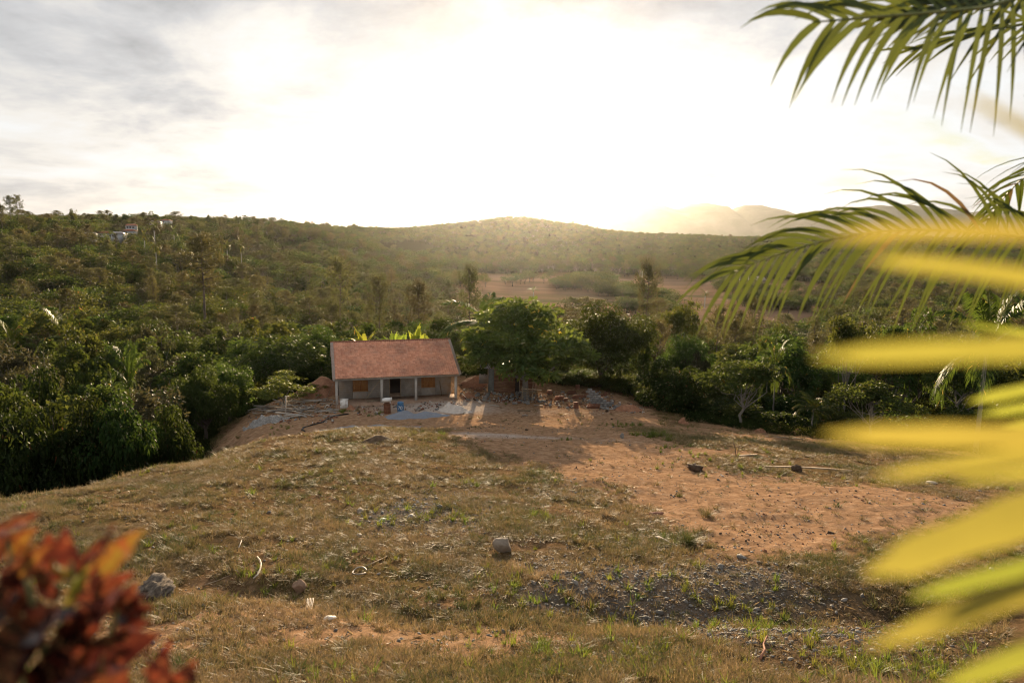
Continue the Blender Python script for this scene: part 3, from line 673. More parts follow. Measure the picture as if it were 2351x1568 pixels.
plant_px('royal', 398, 340, 522, 22, 'small royal palm below the right hill house', v=0)
plant_px('royal', 520, 300, 552, 22, 'royal palm on the slope right of the open-crowned pine', v=1)
plant_px('royal', 552, 290, 550, 22, 'royal palm in the dark fold right of the open-crowned pine', v=0)
for X, y, Yt, lb in [(1475, 430, 610, 'palm alone in the ploughed valley near the lone pine'), (1385, 380, 650, 'palm at the end of the field thicket'), (1225, 300, 660, 'palm on the near edge of the ploughed field'), (1620, 300, 668, 'palm by the field hedge right of the leaning tree'), (1720, 420, 622, 'palm with pale trunk below the right hillside'), (1700, 425, 618, 'palm with pale trunk behind the large fronds'), (1105, 560, 590, 'palm at the foot of the glowing hill'), (1190, 560, 596, 'palm at the hill foot right of the glow')]:
    plant_px('royal', X, y, Yt, 26 * 300 / y + 6, lb)
for X, y, Yt, wp, lb in [(2290, 42, 660, 260, 'coconut palm with dark fronds behind the yellow leaflets'), (1790, 58, 770, 100, 'young palm among the yellow-green bushes on the right'), (1870, 52, 905, 110, 'low palm at the edge of the right bushes')]:
    plant_px('coconut', X, y, Yt, wp, lb)
for X, y, Yt, wp, kd, lb in [(1650, 120, 706, 58, 'pine', 'pine with grey-green crown right of the leaning tree'), (1700, 128, 716, 52, 'pine', 'pine behind the hanging frond leaflets'), (1735, 150, 690, 46, 'pine', 'thin dead-looking pine behind the middle frond'), (1600, 132, 745, 56, 'pine', 'short pine between leaning tree and fronds'),
                             (1520, 135, 735, 50, 'grey', 'thin grey tree by the trunk of the lone pine'), (1800, 75, 740, 110, 'spread', 'feathery spreading tree on the right under the fronds'), (1960, 62, 700, 150, 'spread', 'feathery tree behind the upper yellow leaflet'), (2100, 55, 720, 170, 'round', 'leafy tree between the two upper yellow leaflets'), (2010, 48, 870, 210, 'spread', 'fern-leaved tree between the two big yellow leaflets')]:
    plant_px(kd, X, y, Yt, wp, lb)
plant_px('bare', 95, 62, 790, 150, 'bare leaning branches in front of the left palm')
for X, y, Yt, wp, kd in [(262, 470, 492, 30, 'tall'), (292, 480, 486, 34, 'round'), (330, 490, 489, 26, 'pine'), (350, 495, 487, 30, 'round'), (402, 510, 487, 26, 'pine'), (440, 520, 496, 22, 'tall'), (478, 530, 495, 24, 'tall'), (510, 540, 500, 22, 'pine'), (548, 550, 497, 20, 'tall'), (585, 555, 502, 26, 'round'), (628, 600, 500, 18, 'pine'), (655, 640, 506, 22, 'tall'), (705, 700, 507, 20, 'round'), (752, 770, 512, 18, 'tall'), (812, 800, 514, 20, 'round'), (60, 365, 498, 40, 'round'), (90, 370, 500, 30, 'tall'), (215, 430, 497, 26, 'tall'), (238, 440, 494, 24, 'pine')]:
    plant_px(kd, X, y, Yt, wp, 'small tree standing up against the sky on the left ridge', group='trees on the left skyline')
# bushes along the edges of the yard
bl = [(1500, 63, 905, 120), (1570, 59, 930, 110), (1640, 58, 905, 130), (1700, 57, 920, 120), (1760, 56, 925, 130), (1820, 54, 935, 130), (1660, 64, 860, 140), (1740, 62, 850, 150), (1840, 58, 880, 150), (1930, 54, 930, 150), (2020, 50, 950, 170), (2130, 48, 940, 190), (2240, 47, 930, 190), (2340, 46, 930, 190), (1440, 72, 850, 110), (1300, 71, 860, 110), (1345, 73, 850, 110), (1235, 73, 880, 90), (1100, 78, 830, 110), (1060, 76, 850, 80), (1290, 70, 845, 90), (1340, 70.5, 848, 90), (1400, 70, 845, 100), (1450, 70, 850, 90), (1085, 73, 840, 80), (1120, 72, 842, 80), (1260, 71, 848, 80), (1020, 76, 800, 110), (745, 72, 850, 60), (1300, 67.5, 850, 70), (1330, 67, 846, 80), (1365, 66.5, 852, 76), (1395, 66, 846, 84), (1425, 65, 852, 84), (1455, 64, 860, 84), (1480, 62.5, 868, 84), (1270, 68.5, 852, 66), (1420, 68, 830, 110), (1330, 69, 840, 100)]
for i, (X, y, Yt, wp) in enumerate(bl):
    plant_px('bush', X, y, Yt, wp, 'yellow-green leafy bush in the thicket along the right and rear edge of the yard', group='bushes along the yard edge')
# trees of the woods, nearest first
def blocked(x, y):
    for a, b, q in TREES:
        if (a - x) ** 2 + (b - y) ** 2 < (q * .8 + 1.4) ** 2: return True
    return False
cand = []
yy = 47.0
while yy < 172:
    st = 4.0 + (yy - 47) * .018; xx = -yy * .86
    while xx < yy * .92:
        cand.append((xx + rng.uniform(-1.7, 1.7), yy + rng.uniform(-1.6, 1.6))); xx += st
    yy += st * .95
cand = np.array(cand); zf = zones(cand[:, 0], cand[:, 1])['forest']
cand = cand[zf > .6]
for x, y in sorted(cand.tolist(), key=lambda q: q[1]):
    if blocked(x, y) or len(TREES) > 520: continue
    t = x / y
    if y > 140 and t > -.02: 
        if rng.random() < .5: continue
    if abs(t) < .25 and y < 80: 
        if -.28 < t < -.05: h = rng.uniform(4.5, 6.5)
        else: h = rng.uniform(5, 8)
    elif t < -.1: h = rng.uniform(6.5, 11) * (1.0 if y > 60 else .95)
    else: h = rng.uniform(4.5, 8.0)
    # stay under the rows where the photo shows the valley behind
    lim = P(1175 + t * FPX, 770 - min(1, max(0, (y - 60) / 110)) * (100 if t < -.08 else 50), y).z - hz(x, y)
    h = min(h, max(3.0, lim * rng.uniform(.8, 1.12)))
    kd = rng.choice(['round', 'spread', 'tall', 'grey', 'bush', 'bare', 'mango'], p=[.34, .12, .13, .25, .07, .03, .06] if t < 0 else [.33, .21, .12, .18, .13, .00, .03])
    wd = h * rng.uniform(.75, 1.15) * {'tall': 1.1, 'spread': 1.15, 'bush': 1.0}.get(kd, 1.0)
    if kd == 'bush': h *= .6; wd = h * 1.5
    side = 'on the slope left of the tiled house' if t < -.27 else 'behind the tiled house' if t < .02 else 'in the woods right of the tiled house'
    ds = dict(round='bushy green tree', spread='open flat-crowned tree', tall='slim upright green tree', grey='thin grey-olive tree', bush='low green bush', bare='nearly leafless pale tree', mango='dense dark green tree')[kd]
    plant(kd, x, y, h, wd, f'{ds} {side}', group=f'{ds.split()[-2]} {ds.split()[-1]}s {side}')
# pines over the slope
for i in range(66):
    for _ in range(30):
        if i < 52: X, y = rng.uniform(-60, 1060), rng.uniform(110, 330)
        else: X, y = rng.uniform(1480, 2200), rng.uniform(95, 210)
        g = GP(X, y)
        if not any((a - g.x) ** 2 + (b - g.y) ** 2 < 9 for a, b, q in TREES): break
    h = rng.uniform(8.5, 13); young = rng.random() < .10
    plant('youngpine' if young else 'pine', g.x, g.y, h, h * rng.uniform(.75, 1.05), ('thin open pine on the wooded slope left of the lone pine' if i < 52 else 'thin open pine in the woods right of the lone pine'), group='pines on the left slope' if i < 52 else 'pines in the right woods')

# ------------------------------------------------------------------ scattering of uncountable stuff
def scatter(name, pts, rot, scale, idx, meshes, label, cat=None):
    me = bpy.data.meshes.new(name); n = len(pts); me.vertices.add(n); me.vertices.foreach_set('co', np.asarray(pts, np.float32).ravel())
    for nm, ty, arr, key in (('rot', 'FLOAT_VECTOR', rot, 'vector'), ('scl', 'FLOAT_VECTOR', scale, 'vector'), ('idx', 'INT', idx, 'value')):
        me.attributes.new(nm, ty, 'POINT').data.foreach_set(key, np.asarray(arr, np.int32 if ty == 'INT' else np.float32).ravel())
    o = bpy.data.objects.new(name, me); C.objects.link(o); tag(o, label, cat, kind='stuff')
    ng = bpy.data.node_groups.new(name, 'GeometryNodeTree')
    ng.interface.new_socket('Geometry', in_out='INPUT', socket_type='NodeSocketGeometry'); ng.interface.new_socket('Geometry', in_out='OUTPUT', socket_type='NodeSocketGeometry')
    gi, go = ng.nodes.new('NodeGroupInput'), ng.nodes.new('NodeGroupOutput'); ip = ng.nodes.new('GeometryNodeInstanceOnPoints'); jn = ng.nodes.new('GeometryNodeJoinGeometry')
    for k in reversed(range(len(meshes))):
        src = bpy.data.objects.new(name + '_piece', meshes[k]); oi = ng.nodes.new('GeometryNodeObjectInfo'); oi.inputs['Object'].default_value = src; oi.inputs['As Instance'].default_value = True
        ng.links.new(oi.outputs['Geometry'], jn.inputs[0])
    ng.links.new(gi.outputs[0], ip.inputs['Points']); ng.links.new(jn.outputs[0], ip.inputs['Instance']); ip.inputs['Pick Instance'].default_value = True
    def na(nm, ty):
        q = ng.nodes.new('GeometryNodeInputNamedAttribute'); q.data_type = ty; q.inputs['Name'].default_value = nm; return q.outputs['Attribute']
    e2r = ng.nodes.new('FunctionNodeEulerToRotation'); ng.links.new(na('rot', 'FLOAT_VECTOR'), e2r.inputs[0])
    ng.links.new(e2r.outputs[0], ip.inputs['Rotation']); ng.links.new(na('scl', 'FLOAT_VECTOR'), ip.inputs['Scale']); ng.links.new(na('idx', 'INT'), ip.inputs['Instance Index'])
    ng.links.new(ip.outputs[0], go.inputs[0]); md = o.modifiers.new('scatter', 'NODES'); md.node_group = ng; return o

def merged(pr):                       # trunk and crown of a kind as one mesh with two materials, for the far woods
    Vs, Fs, ts, mi, mats, k = [], [], [], [], [], 0
    for s, (nm, me) in enumerate(pr):
        n = len(me.vertices); co = np.empty(n * 3, np.float32); me.vertices.foreach_get('co', co); Vs.append(co.reshape(-1, 3)); mats.append(me.materials[0])
        ts.append(np.full(n, .5)); q = me.attributes.get('tint')
        if q: b = np.empty(n, np.float32); q.data.foreach_get('value', b); ts[-1] = b
        for p in me.polygons: Fs.append(tuple(i + k for i in p.vertices)); mi.append(s)
        k += n
    by = sorted(range(len(Fs)), key=lambda i: len(Fs[i])); groups = {}
    for i in by: groups.setdefault(len(Fs[i]), []).append(i)
    return build('far_tree', np.concatenate(Vs), [np.array([Fs[i] for i in v]) for v in groups.values()], mats, 'mesh', attrs={'tint': np.concatenate(ts)}, mi=[mi[i] for v in groups.values() for i in v])
far = [merged(tree_proto(k, 900 + i, n)) for i, (k, n) in enumerate([('round', 1300), ('round', 1300), ('grey', 1000), ('spread', 1100), ('tall', 900), ('grey', 1000), ('mound', 1500), ('pine', 1500), ('youngpine', 1300), ('bare', 220)])]
fp = []
def rings(y0, y1, s0, s1, tlo, thi):
    yy = y0
    while yy < y1:
        st = s0 + (s1 - s0) * (yy - y0) / (y1 - y0); xs = np.arange(tlo * yy, thi * yy, st)
        fp.append(np.stack([xs + rng.uniform(-.45, .45, len(xs)) * st, np.full(len(xs), yy) + rng.uniform(-.45, .45, len(xs)) * st], 1)); yy += st * .9
rings(118, 560, 4.6, 7.5, -.92, 1.0); rings(560, 1000, 6.2, 8.2, -.95, 1.05); rings(1000, 1350, 9, 11, -.95, 1.05)
fp = np.concatenate(fp); z_ = zones(fp[:, 0], fp[:, 1])
keep = (z_['field'] < .35) & (z_['forest'] > .4)
# thickets and hedges standing in the ploughed valley
def belt(X0, X1, Y0, Y1, n):
    out = []
    for k in range(n):
        s = rng.random(); g = G(X0 + (X1 - X0) * s + rng.normal(0, 6), Y0 + (Y1 - Y0) * s + rng.normal(0, 3)); out.append((g.x + rng.normal(0, 3), g.y + rng.normal(0, 5)))
    return np.array(out)
fields = np.concatenate([belt(1290, 1395, 664, 648, 150), belt(1385, 1530, 672, 702, 120), belt(1530, 1720, 640, 655, 22), belt(1000, 1300, 628, 622, 30), belt(1640, 2000, 668, 690, 40), belt(1900, 2300, 640, 650, 60), belt(1440, 1560, 712, 732, 30), belt(1040, 1250, 655, 650, 16), belt(960, 1080, 680, 640, 70), belt(1560, 1680, 622, 640, 50), belt(1700, 1900, 700, 716, 60)])
cl0 = fp[keep]; nn = np.array([(a, b) for a, b, q in TREES if b > 100])
d2 = ((cl0[:, None, 0] - nn[None, :, 0]) ** 2 + (cl0[:, None, 1] - nn[None, :, 1]) ** 2).min(1); cl0 = cl0[d2 > 9]
# clearings: hill meadow, and around the hill houses
mead = [G(935, 571), G(960, 574), G(905, 572)]
for g in mead: cl0 = cl0[((cl0[:, 0] - g.x) / 16) ** 2 + ((cl0[:, 1] - g.y) / 40) ** 2 > 1]
HH = [(322, 521, 415, 9), (318, 533, 395, 8), (377, 513, 455, 9), (400, 509, 490, 8), (290, 540, 350, 9), (262, 538, 372, 10), (228, 541, 350, 9)]
for X, Y, y, wd in HH:
    p = GP(X, y); cl0 = cl0[~((np.abs(cl0[:, 0] - p.x * cl0[:, 1] / y) < 6.0) & (cl0[:, 1] < y + 5) & (cl0[:, 1] > y - 38))]
fa = np.concatenate([cl0, fields]); n = len(fa); yv = fa[:, 1]; isf = np.arange(n) >= len(cl0)
hh = rng.uniform(5.0, 10.0, n) * np.where(yv > 560, .68, 1) * np.where(isf, .85, 1); ix = rng.choice(10, n, p=[.21, .17, .14, .10, .09, .11, .04, .10, .02, .02]); ix[isf] = rng.choice([0, 1, 6], isf.sum()); hl = (yv > 540) & ~isf; ix[hl] = rng.choice([0, 1, 3, 6, 7], hl.sum(), p=[.34, .33, .12, .18, .03])
hh = np.where(np.isin(ix, [7, 8]), hh * 1.25, hh); wdd = hh * rng.uniform(.85, 1.35, n) * np.where(isf, 1.35, 1.12)
rt = np.zeros((n, 3)); rt[:, 2] = rng.uniform(0, 6.28, n)
scatter('forest', np.column_stack([fa, hgt(fa[:, 0], fa[:, 1]) - .2]), rt, np.column_stack([wdd, wdd, hh]), ix, far, 'far woods covering the valley sides and the hill', 'woods')
print('trees', len(TREES), 'far', n)
# ------------------------------------------------------------------ the house
M['block'] = material('concrete block', (.20, .175, .15), .9, (.31, .28, .245), 2.2, .5, 26, dirt=(.25, .19, .14))
M['concrete'] = material('concrete', (.30, .275, .245), .85, (.42, .39, .35), 3, .4, 30)
M['verge'] = material('mortar edge', (.36, .29, .25), .9, (.48, .40, .35), 4, .4, 30)
M['wood'] = material('old wood', (.16, .115, .075), .8, (.32, .25, .17), 5, .4, 30, stretch=(1, .15, 1), objvar=.45)
M['greywood'] = material('weathered wood', (.19, .165, .14), .85, (.40, .36, .31), 5, .4, 30, stretch=(.2, 1, 1), objvar=.4)
M['shutter'] = material('varnished shutter wood', (.24, .105, .035), .55, (.36, .17, .06), 6, .2, 30, stretch=(1, 1, .15))
M['shed'] = material('shed boards', (.085, .042, .026), .85, (.25, .135, .08), 4, .5, 20, stretch=(.2, .2, 2))
M['darkin'] = material('dark room', (.05, .04, .035), .9)
M['tin'] = material('tin roof', (.30, .30, .31), .45, (.42, .40, .38), 4, .2, 20, spec=.5, metal=.5, dirt=(.20, .11, .07))
M['red_clay'] = material('red clay', (.15, .062, .038), .85, (.25, .115, .072), 6, .4, 30, objvar=.25)
M['block_blue'] = material('grey building block', (.13, .125, .12), .9, (.22, .215, .205), 6, .5, 40, objvar=.2)
M['rust'] = material('rusty steel', (.10, .040, .022), .8, (.20, .085, .045), 7, .4, 30)
M['blue'] = material('blue plastic', (.035, .115, .24), .45, (.06, .17, .32), 4, .1, 20, dirt=(.25, .24, .22))
M['white'] = material('white paint', (.62, .60, .56), .7, (.75, .73, .70), 5, .2, 20, dirt=(.36, .30, .25))
M['gravel'] = material('blue grey gravel', (.10, .115, .14), .9, (.30, .32, .36), 38, .9, 60)
M['sand'] = material('pale sand', (.42, .36, .31), .95, (.56, .50, .44), 5, .6, 25)
M['redsoil'] = material('red soil', (.20, .09, .05), .95, (.33, .17, .10), 5, .8, 18)
M['rubber'] = material('black hose', (.03, .03, .032), .5)
M['stone'] = material('pale stone', (.17, .135, .10), .85, (.29, .235, .18), 5, .6, 25)
M['brownstone'] = material('brown stone', (.20, .125, .08), .9, (.33, .22, .15), 6, .7, 25)
M['roughstone'] = material('pitted stone', (.06, .045, .035), .95, (.19, .155, .12), 12, 1.0, 30)
M['bone'] = material('bleached wood', (.46, .38, .29), .7, (.60, .52, .42), 8, .3, 30)
M['clod'] = material('dark earth', (.045, .028, .018), .95, (.10, .065, .04), 9, .8, 30)

def roof_tile_material():
    m = bpy.data.materials.new('red roof tiles'); m.use_nodes = True; nt = m.node_tree; b = nt.nodes['Principled BSDF']
    at = nd(nt, 'ShaderNodeAttribute'); at.attribute_name = 'tint'; tc = nd(nt, 'ShaderNodeTexCoord')
    c = ramp(nt, at.outputs['Fac'], [(0, (.50, .225, .135)), (.5, (.60, .285, .175)), (1, (.68, .36, .235))])
    n1 = noise(nt, tc.outputs['Object'], .55, 6, .7); c = mixc(nt, ramp(nt, n1, [(.46, (0, 0, 0)), (.66, (.6, .6, .6))]), c, (.19, .105, .08)); n2 = noise(nt, tc.outputs['Object'], 1.3, 5, .7, .3); c = mixc(nt, ramp(nt, n2, [(.52, (0, 0, 0)), (.70, (.6, .6, .6))]), c, (.46, .27, .20))
    nt.links.new(c, b.inputs['Base Color']); b.inputs['Roughness'].default_value = .72; b.inputs['Specular IOR Level'].default_value = .3; return m
M['tile'] = roof_tile_material()
YAW = math.radians(16.0)
dl = ray(763, 868.6); yL = (2.42 - H) / dl.z; eL = P(763, 868.6, yL)
wx, wy = math.cos(YAW), math.sin(YAW)
def solveW():
    lo, hi = 5.0, 20.0
    t = ray(1058.6, 864).x
    for _ in range(40):
        m = (lo + hi) / 2
        if (eL.x + wx * m) / (eL.y + wy * m) < t: lo = m
        else: hi = m
    return lo
W = solveW(); print('house y', yL, 'W', W)
house = empty('block_house', (eL.x, eL.y, 0), YAW, 'grey concrete block house with a red tiled roof and a four-column porch', 'house')
EH, RD, RH = 2.42, 5.3, 4.62        # eave height, ridge depth, ridge height (local y runs back from the eave line)
PD = 2.0                            # wall set back behind the eave
fr = lambda f: f * W
def wallbox(m, x0, x1, y0, y1, z0, z1): return m.box((x0, y0, z0), (x1, y1, z1))
x0w, x1w = fr(.052), fr(.950)
dxa, dxb = fr(.452), fr(.535); wa = (fr(.158), fr(.276)); wb = (fr(.706), fr(.818)); T = .15
zt = EH + PD * (RH - EH) / RD - .16
m = MB()
for a, b, z0, z1 in [(x0w, wa[0], -.4, zt), (wa[0], wa[1], -.4, .72), (wa[0], wa[1], 1.95, zt), (wa[1], dxa, -.4, zt), (dxa, dxb, 2.1, zt), (dxb, wb[0], -.4, zt), (wb[0], wb[1], -.4, .80), (wb[0], wb[1], 1.95, zt), (wb[1], x1w, -.4, zt)]:
    wallbox(m, a, b, PD, PD + T, z0, z1)
D2 = 10.2
for xs in (x0w, x1w - T):           # gable walls as pentagons
    pts = [(PD + T, -.4), (D2, -.4), (D2, EH - .15), (RD, RH - .2), (PD + T, zt)]
    V = [(xs, y, z) for y, z in pts] + [(xs + T, y, z) for y, z in pts]
    m.add(V, [(4, 3, 2, 1, 0), (5, 6, 7, 8, 9)] + [(i, (i + 1) % 5, 5 + (i + 1) % 5, 5 + i) for i in range(5)])
wallbox(m, x0w + T, x1w - T, D2 - T, D2, -.4, EH - .15)
wall = m.build('wall', M['block'], house)
m = MB(); 
for k in range(10):                  # block courses: shallow raked joints as thin proud mortar lines
    z = -.05 + k * .2 + .195
    for a, b in [(x0w + .01, wa[0] - .07), (wa[1] + .07, dxa - .07), (dxb + .07, wb[0] - .07), (wb[1] + .07, x1w - .01)]:
        if z < zt - .05: m.box((a, PD - .004, z), (b, PD + .002, z + .012))
m.build('mortar_joints', M['concrete'], house)
MB().box((0, 0, 0), (dxb - dxa, .02, 0.02), at=(dxa, PD + 2.6, 0)).build('threshold', M['concrete'], house)
MB().box((x0w - .3, .05, -.5), (x1w + .3, PD, 0.03)).box((x0w + T, PD + T, -.5), (x1w - T, D2 - T, .034)).build('floor_slab', material('dusty floor', (.22, .13, .085), .95, (.34, .24, .17), 2, .5, 20), house)
m = MB(); m.box((x0w - .05, PD + 1.5, .03), (x1w - .3, PD + 1.56, 2.6)); m.build('inner_wall', M['darkin'], house)
for a, b in ((dxa, dxb),):
    m = MB(); m.box((a - .06, PD - .03, 0), (a, PD + .06, 2.1)).box((b, PD - .03, 0), (b + .06, PD + .06, 2.1)).box((a - .06, PD - .031, 2.1), (b + .06, PD + .061, 2.16)); m.build('door_frame', M['wood'], house)
for (a, b), z0 in ((wa, .72), (wb, .80)):
    wn = MB(); e = .055
    wn.box((a, PD - .02, z0), (a + e, PD + .1, 1.95)).box((b - e, PD - .02, z0), (b, PD + .1, 1.95)).box((a, PD - .021, 1.90), (b, PD + .1, 1.95)).box((a - .04, PD - .04, z0 - .05), (b + .04, PD + .1, z0 + .001))
    wo_ = wn.build('window', M['shutter'], house); mid = (a + b) / 2
    for s, (p, q) in enumerate(((a + e, mid - .008), (mid + .008, b - e))):
        sh = MB(); sh.box((p, PD + .02, z0 + .01), (q, PD + .05, 1.9))
        k = 4
        for i in range(k): x_ = p + (q - p) * (i + .5) / k; sh.box((x_ - (q - p) / k * .40, PD + .005, z0 + .05), (x_ + (q - p) / k * .40, PD + .0205, 1.86))
        for z_ in (z0 + .16, 1.3): sh.box((p + .02, PD - .008, z_), (q - .02, PD + .006, z_ + .07))
        sh.build('shutter', M['shutter'], wo_)
slope_ang = math.atan2(RH - EH, RD); SL = math.hypot(RD, RH - EH)
colx = [fr(.030), fr(.372), fr(.640), fr(.962)]
for i, x in enumerate(colx):
    m = MB(); gz_ = -.5 if i else -.8
    m.box((x - .11, .16, gz_), (x + .11, .38, EH - .30)); o = m.build('column', M['concrete'], house)
m = MB(); m.box((.06, .13, EH - .30), (W - .06, .41, EH - .08)); m.build('porch_beam', M['concrete'], house)
m = MB()
for x in (colx[0], colx[3]): m.box((x - .1, .411, EH - .28), (x + .1, PD, EH - .1))
m.build('side_beam', M['concrete'], house)
# tiled roof: real courses and tile waves
NR, NC = 24, int((W - .5) / .2); sub = 6
V = []; F = []; ti = []; tt = rng.random((NR, NC)); ns = NC * sub + 1
def slope_pt(s, u, hgt_, front=True):
    y = u * math.cos(slope_ang); z = EH + u * math.sin(slope_ang)
    y -= hgt_ * math.sin(slope_ang); z += hgt_ * math.cos(slope_ang)
    return (s, y, z) if front else (s, 2 * RD - y, z)
def tile_side(front):
    Va, Fa, Ta = [], [], []
    for r_ in range(NR):
        o = len(Va); jit = rng.normal(0, .004, NC)
        for e_, hh_, dz_ in ((0, .125, 0), (1, .0, 0), (2, .125, -.11)):
            u = -.12 + (r_ + (1.06 if e_ == 1 else 0)) * (SL + .1) / NR
            for k in range(ns):
                ph = (k % sub) / sub; c_ = min(k // sub, NC - 1)
                wv = .022 * math.cos(2 * math.pi * ph) + .010 * math.cos(4 * math.pi * ph)
                q = slope_pt(.25 + k * (W - .5) / (ns - 1), u, hh_ + wv + jit[c_]); q = (q[0], q[1], q[2] + dz_)
                Va.append(q if front else (q[0], 2 * RD - q[1], q[2])); Ta.append(tt[r_, c_])
        for k in range(ns - 1): Fa += [(o + k, o + k + 1, o + ns + k + 1, o + ns + k), (o + 2 * ns + k, o + 2 * ns + k + 1, o + k + 1, o + k)]
    return Va, Fa, Ta
Va, Fa, Ta = tile_side(True); Vb, Fb, Tb = tile_side(False); Fa = Fa + [tuple(i + len(Va) for i in f) for f in Fb]
roof = build('roof', np.array(Va + Vb), Fa, M['tile'], house, attrs={'tint': Ta + Tb})
m = MB()
for front in (True, False):          # boards under the tiles
    V = [slope_pt(x, u, h_) for h_ in (-.09, -.035) for u in (-.08, SL) for x in (.05, W - .05)]
    if not front: V = [(x, 2 * RD - y, z) for x, y, z in V]
    m.add(V, [(0, 1, 3, 2), (4, 5, 7, 6), (0, 1, 5, 4), (2, 3, 7, 6), (0, 2, 6, 4), (1, 3, 7, 5)])
m.build('underside', M['wood'], roof)
for x in (0.0, W - .25):             # pale mortar verges
    m = MB()
    for front in (True, False):
        n = 18
        for i in range(n):
            u0, u1 = -.14 + (SL + .12) * i / n, -.14 + (SL + .12) * (i + 1) / n; hh_ = .085 + rng.normal(0, .008)
            V = [slope_pt(xx, u, h_) for h_ in (-.08, hh_) for u in (u0, u1) for xx in (x, x + .25)]
            if not front: V = [(a, 2 * RD - b, c) for a, b, c in V]
            m.add(V, [(0, 1, 3, 2), (4, 5, 7, 6), (0, 1, 5, 4), (2, 3, 7, 6), (0, 2, 6, 4), (1, 3, 7, 5)])
    m.build('verge', M['verge'], roof)
m = MB(); n = int(W / .36)
for i in range(n):
    a = i * W / n; m.tube([(a, RD, RH + .03), (a + W / n * 1.05, RD, RH + .045)], [.115, .095], 9)
m.build('ridge_cap', M['red_clay'], roof)
HM = Matrix.Translation((eL.x, eL.y, 0)) @ Matrix.Rotation(YAW, 4, 'Z')
def hp(x, y, z): return HM @ Vector((x, y, z))

# ------------------------------------------------------------------ loose things of the yard
def beam_obj(name, a, b, w_, t_, mat, label, cat, group=None, roll=0.0):
    a, b = Vector(a), Vector(b); d = (b - a); L_ = d.length
    m = MB(); k = 4; 
    V = []
    for i in range(k + 1):
        s = i / k * L_ - L_ / 2; bow = .012 * L_ * math.sin(i / k * math.pi)
        V += [(s, -w_ / 2, -t_ / 2 + bow), (s, w_ / 2, -t_ / 2 + bow), (s, w_ / 2, t_ / 2 + bow), (s, -w_ / 2, t_ / 2 + bow)]
    F = [(3, 2, 1, 0), (k * 4, k * 4 + 1, k * 4 + 2, k * 4 + 3)]
    for i in range(k):
        for q in range(4): F.append((i * 4 + q, i * 4 + (q + 1) % 4, i * 4 + 4 + (q + 1) % 4, i * 4 + 4 + q))
    o = m.add(V, F).build(name, mat); o.location = (a + b) / 2
    o.rotation_euler = (d.to_track_quat('X', 'Z').to_matrix() @ Matrix.Rotation(roll, 3, 'X')).to_euler()
    return tag(o, label, cat, group)
def rock(name, p, s, mat, label, seed, cat='rock', sub=3, rough=.3, sink=.25, ang=False, cut=5):
    import bmesh
    bm = bmesh.new(); bmesh.ops.create_icosphere(bm, subdivisions=sub, radius=1); R = np.random.default_rng(seed)
    V = np.array([v.co[:] for v in bm.verts])
    if ang:                          # a broken stone: flat facets
        for k in range(cut + 6):
            nrm = unit(R.normal(size=3)); dd = R.uniform(.42, .78); q = V @ nrm - dd; V = V - np.maximum(q, 0)[:, None] * nrm
    f = fbm(V[:, 0] * 1.7 + V[:, 2] * 2.3 + seed, V[:, 1] * 1.7 - V[:, 2] * 1.9, seed, 4); V = V * (1 + rough * f + (.5 * rough * fbm(V[:, 0] * 4.3 + V[:, 2] * 5.1, V[:, 1] * 4.7 - V[:, 2] * 4.1, seed + 9, 3) if not ang else 0))[:, None]
    F = [tuple(v.index for v in f_.verts) for f_ in bm.faces]; bm.free()
    V = V * np.array(s)
    o = build(name, V, F, mat, smooth=not ang); o.location = Vector(p) + Vector((0, 0, s[2] * (1 - 2 * sink) * .9)); o.rotation_euler = (0, 0, R.uniform(0, 6))
    return tag(o, label, cat)
def pile(name, c, rx, ry, h, mat, label, seed, rough=.12, cat='pile', n=44, peaks=((0, 0, 1),), k=1.6):
    g = np.linspace(-1.15, 1.15, n); X_, Y_ = np.meshgrid(g, g, indexing='ij'); R = np.random.default_rng(seed)
    z = np.full(X_.shape, -.25)
    for a, b, q in peaks: z = np.maximum(z, q * (1 - np.hypot(X_ - a, Y_ - b) * k / (1.0 + .35 * fbm(X_ * 1.4, Y_ * 1.4, seed))))
    z = z * h + fbm(X_ * 4, Y_ * 4, seed + 1, 5) * rough * h * 1.6 * (z > -.2)
    wx_, wy_ = c[0] + X_ * rx, c[1] + Y_ * ry; gz_ = hgt(wx_, wy_) - c[2]
    V = np.stack([X_ * rx, Y_ * ry, gz_ + np.maximum(z, -.12)], -1).reshape(-1, 3)
    i, j = np.meshgrid(np.arange(n - 1), np.arange(n - 1), indexing='ij')
    o = build(name, V, [np.stack([i * n + j, (i + 1) * n + j, (i + 1) * n + j + 1, i * n + j + 1], -1).reshape(-1, 4)], mat, smooth=True); o.location = c
    return tag(o, label, cat)
g = G(955, 958); pile('gravel_pile', g, 2.7, 1.0, .62, M['gravel'], 'low blue-grey gravel pile in front of the blue barrel', 3, peaks=((-.35, 0, 1), (.3, .05, .85), (.62, 0, .5)), k=1.9)
g = GP(838, 49.0); pile('gravel_pile', g, 3.6, 1.4, .40, M['gravel'], 'spread blue-grey gravel heap behind the grassy crest', 5, peaks=((-.3, 0, .8), (.2, .1, 1), (.65, -.1, .6)), k=1.5)
g = G(1040, 943); pile('sand_pile', g, 1.5, 1.2, .75, M['sand'], 'whitish sand pile beside the right porch column', 8, .16, peaks=((-.2, .1, .9), (.25, -.2, .8), (.45, -.45, .5)), k=1.7)
g = G(805, 941); pile('earth_pile', g, .8, .6, .45, M['redsoil'], 'small red earth heap by the white board', 9)
g = GP(735, 63.5); pile('earth_mound', g, 3.4, 2.6, 1.7, M['redsoil'], 'big red earth bank against the left side of the house', 12, .10, k=1.25)
g = GP(1092, 66); pile('earth_mound', g, 2.6, 2.4, .95, M['redsoil'], 'red earth bank strewn with debris right of the house', 14, .16, k=1.5)
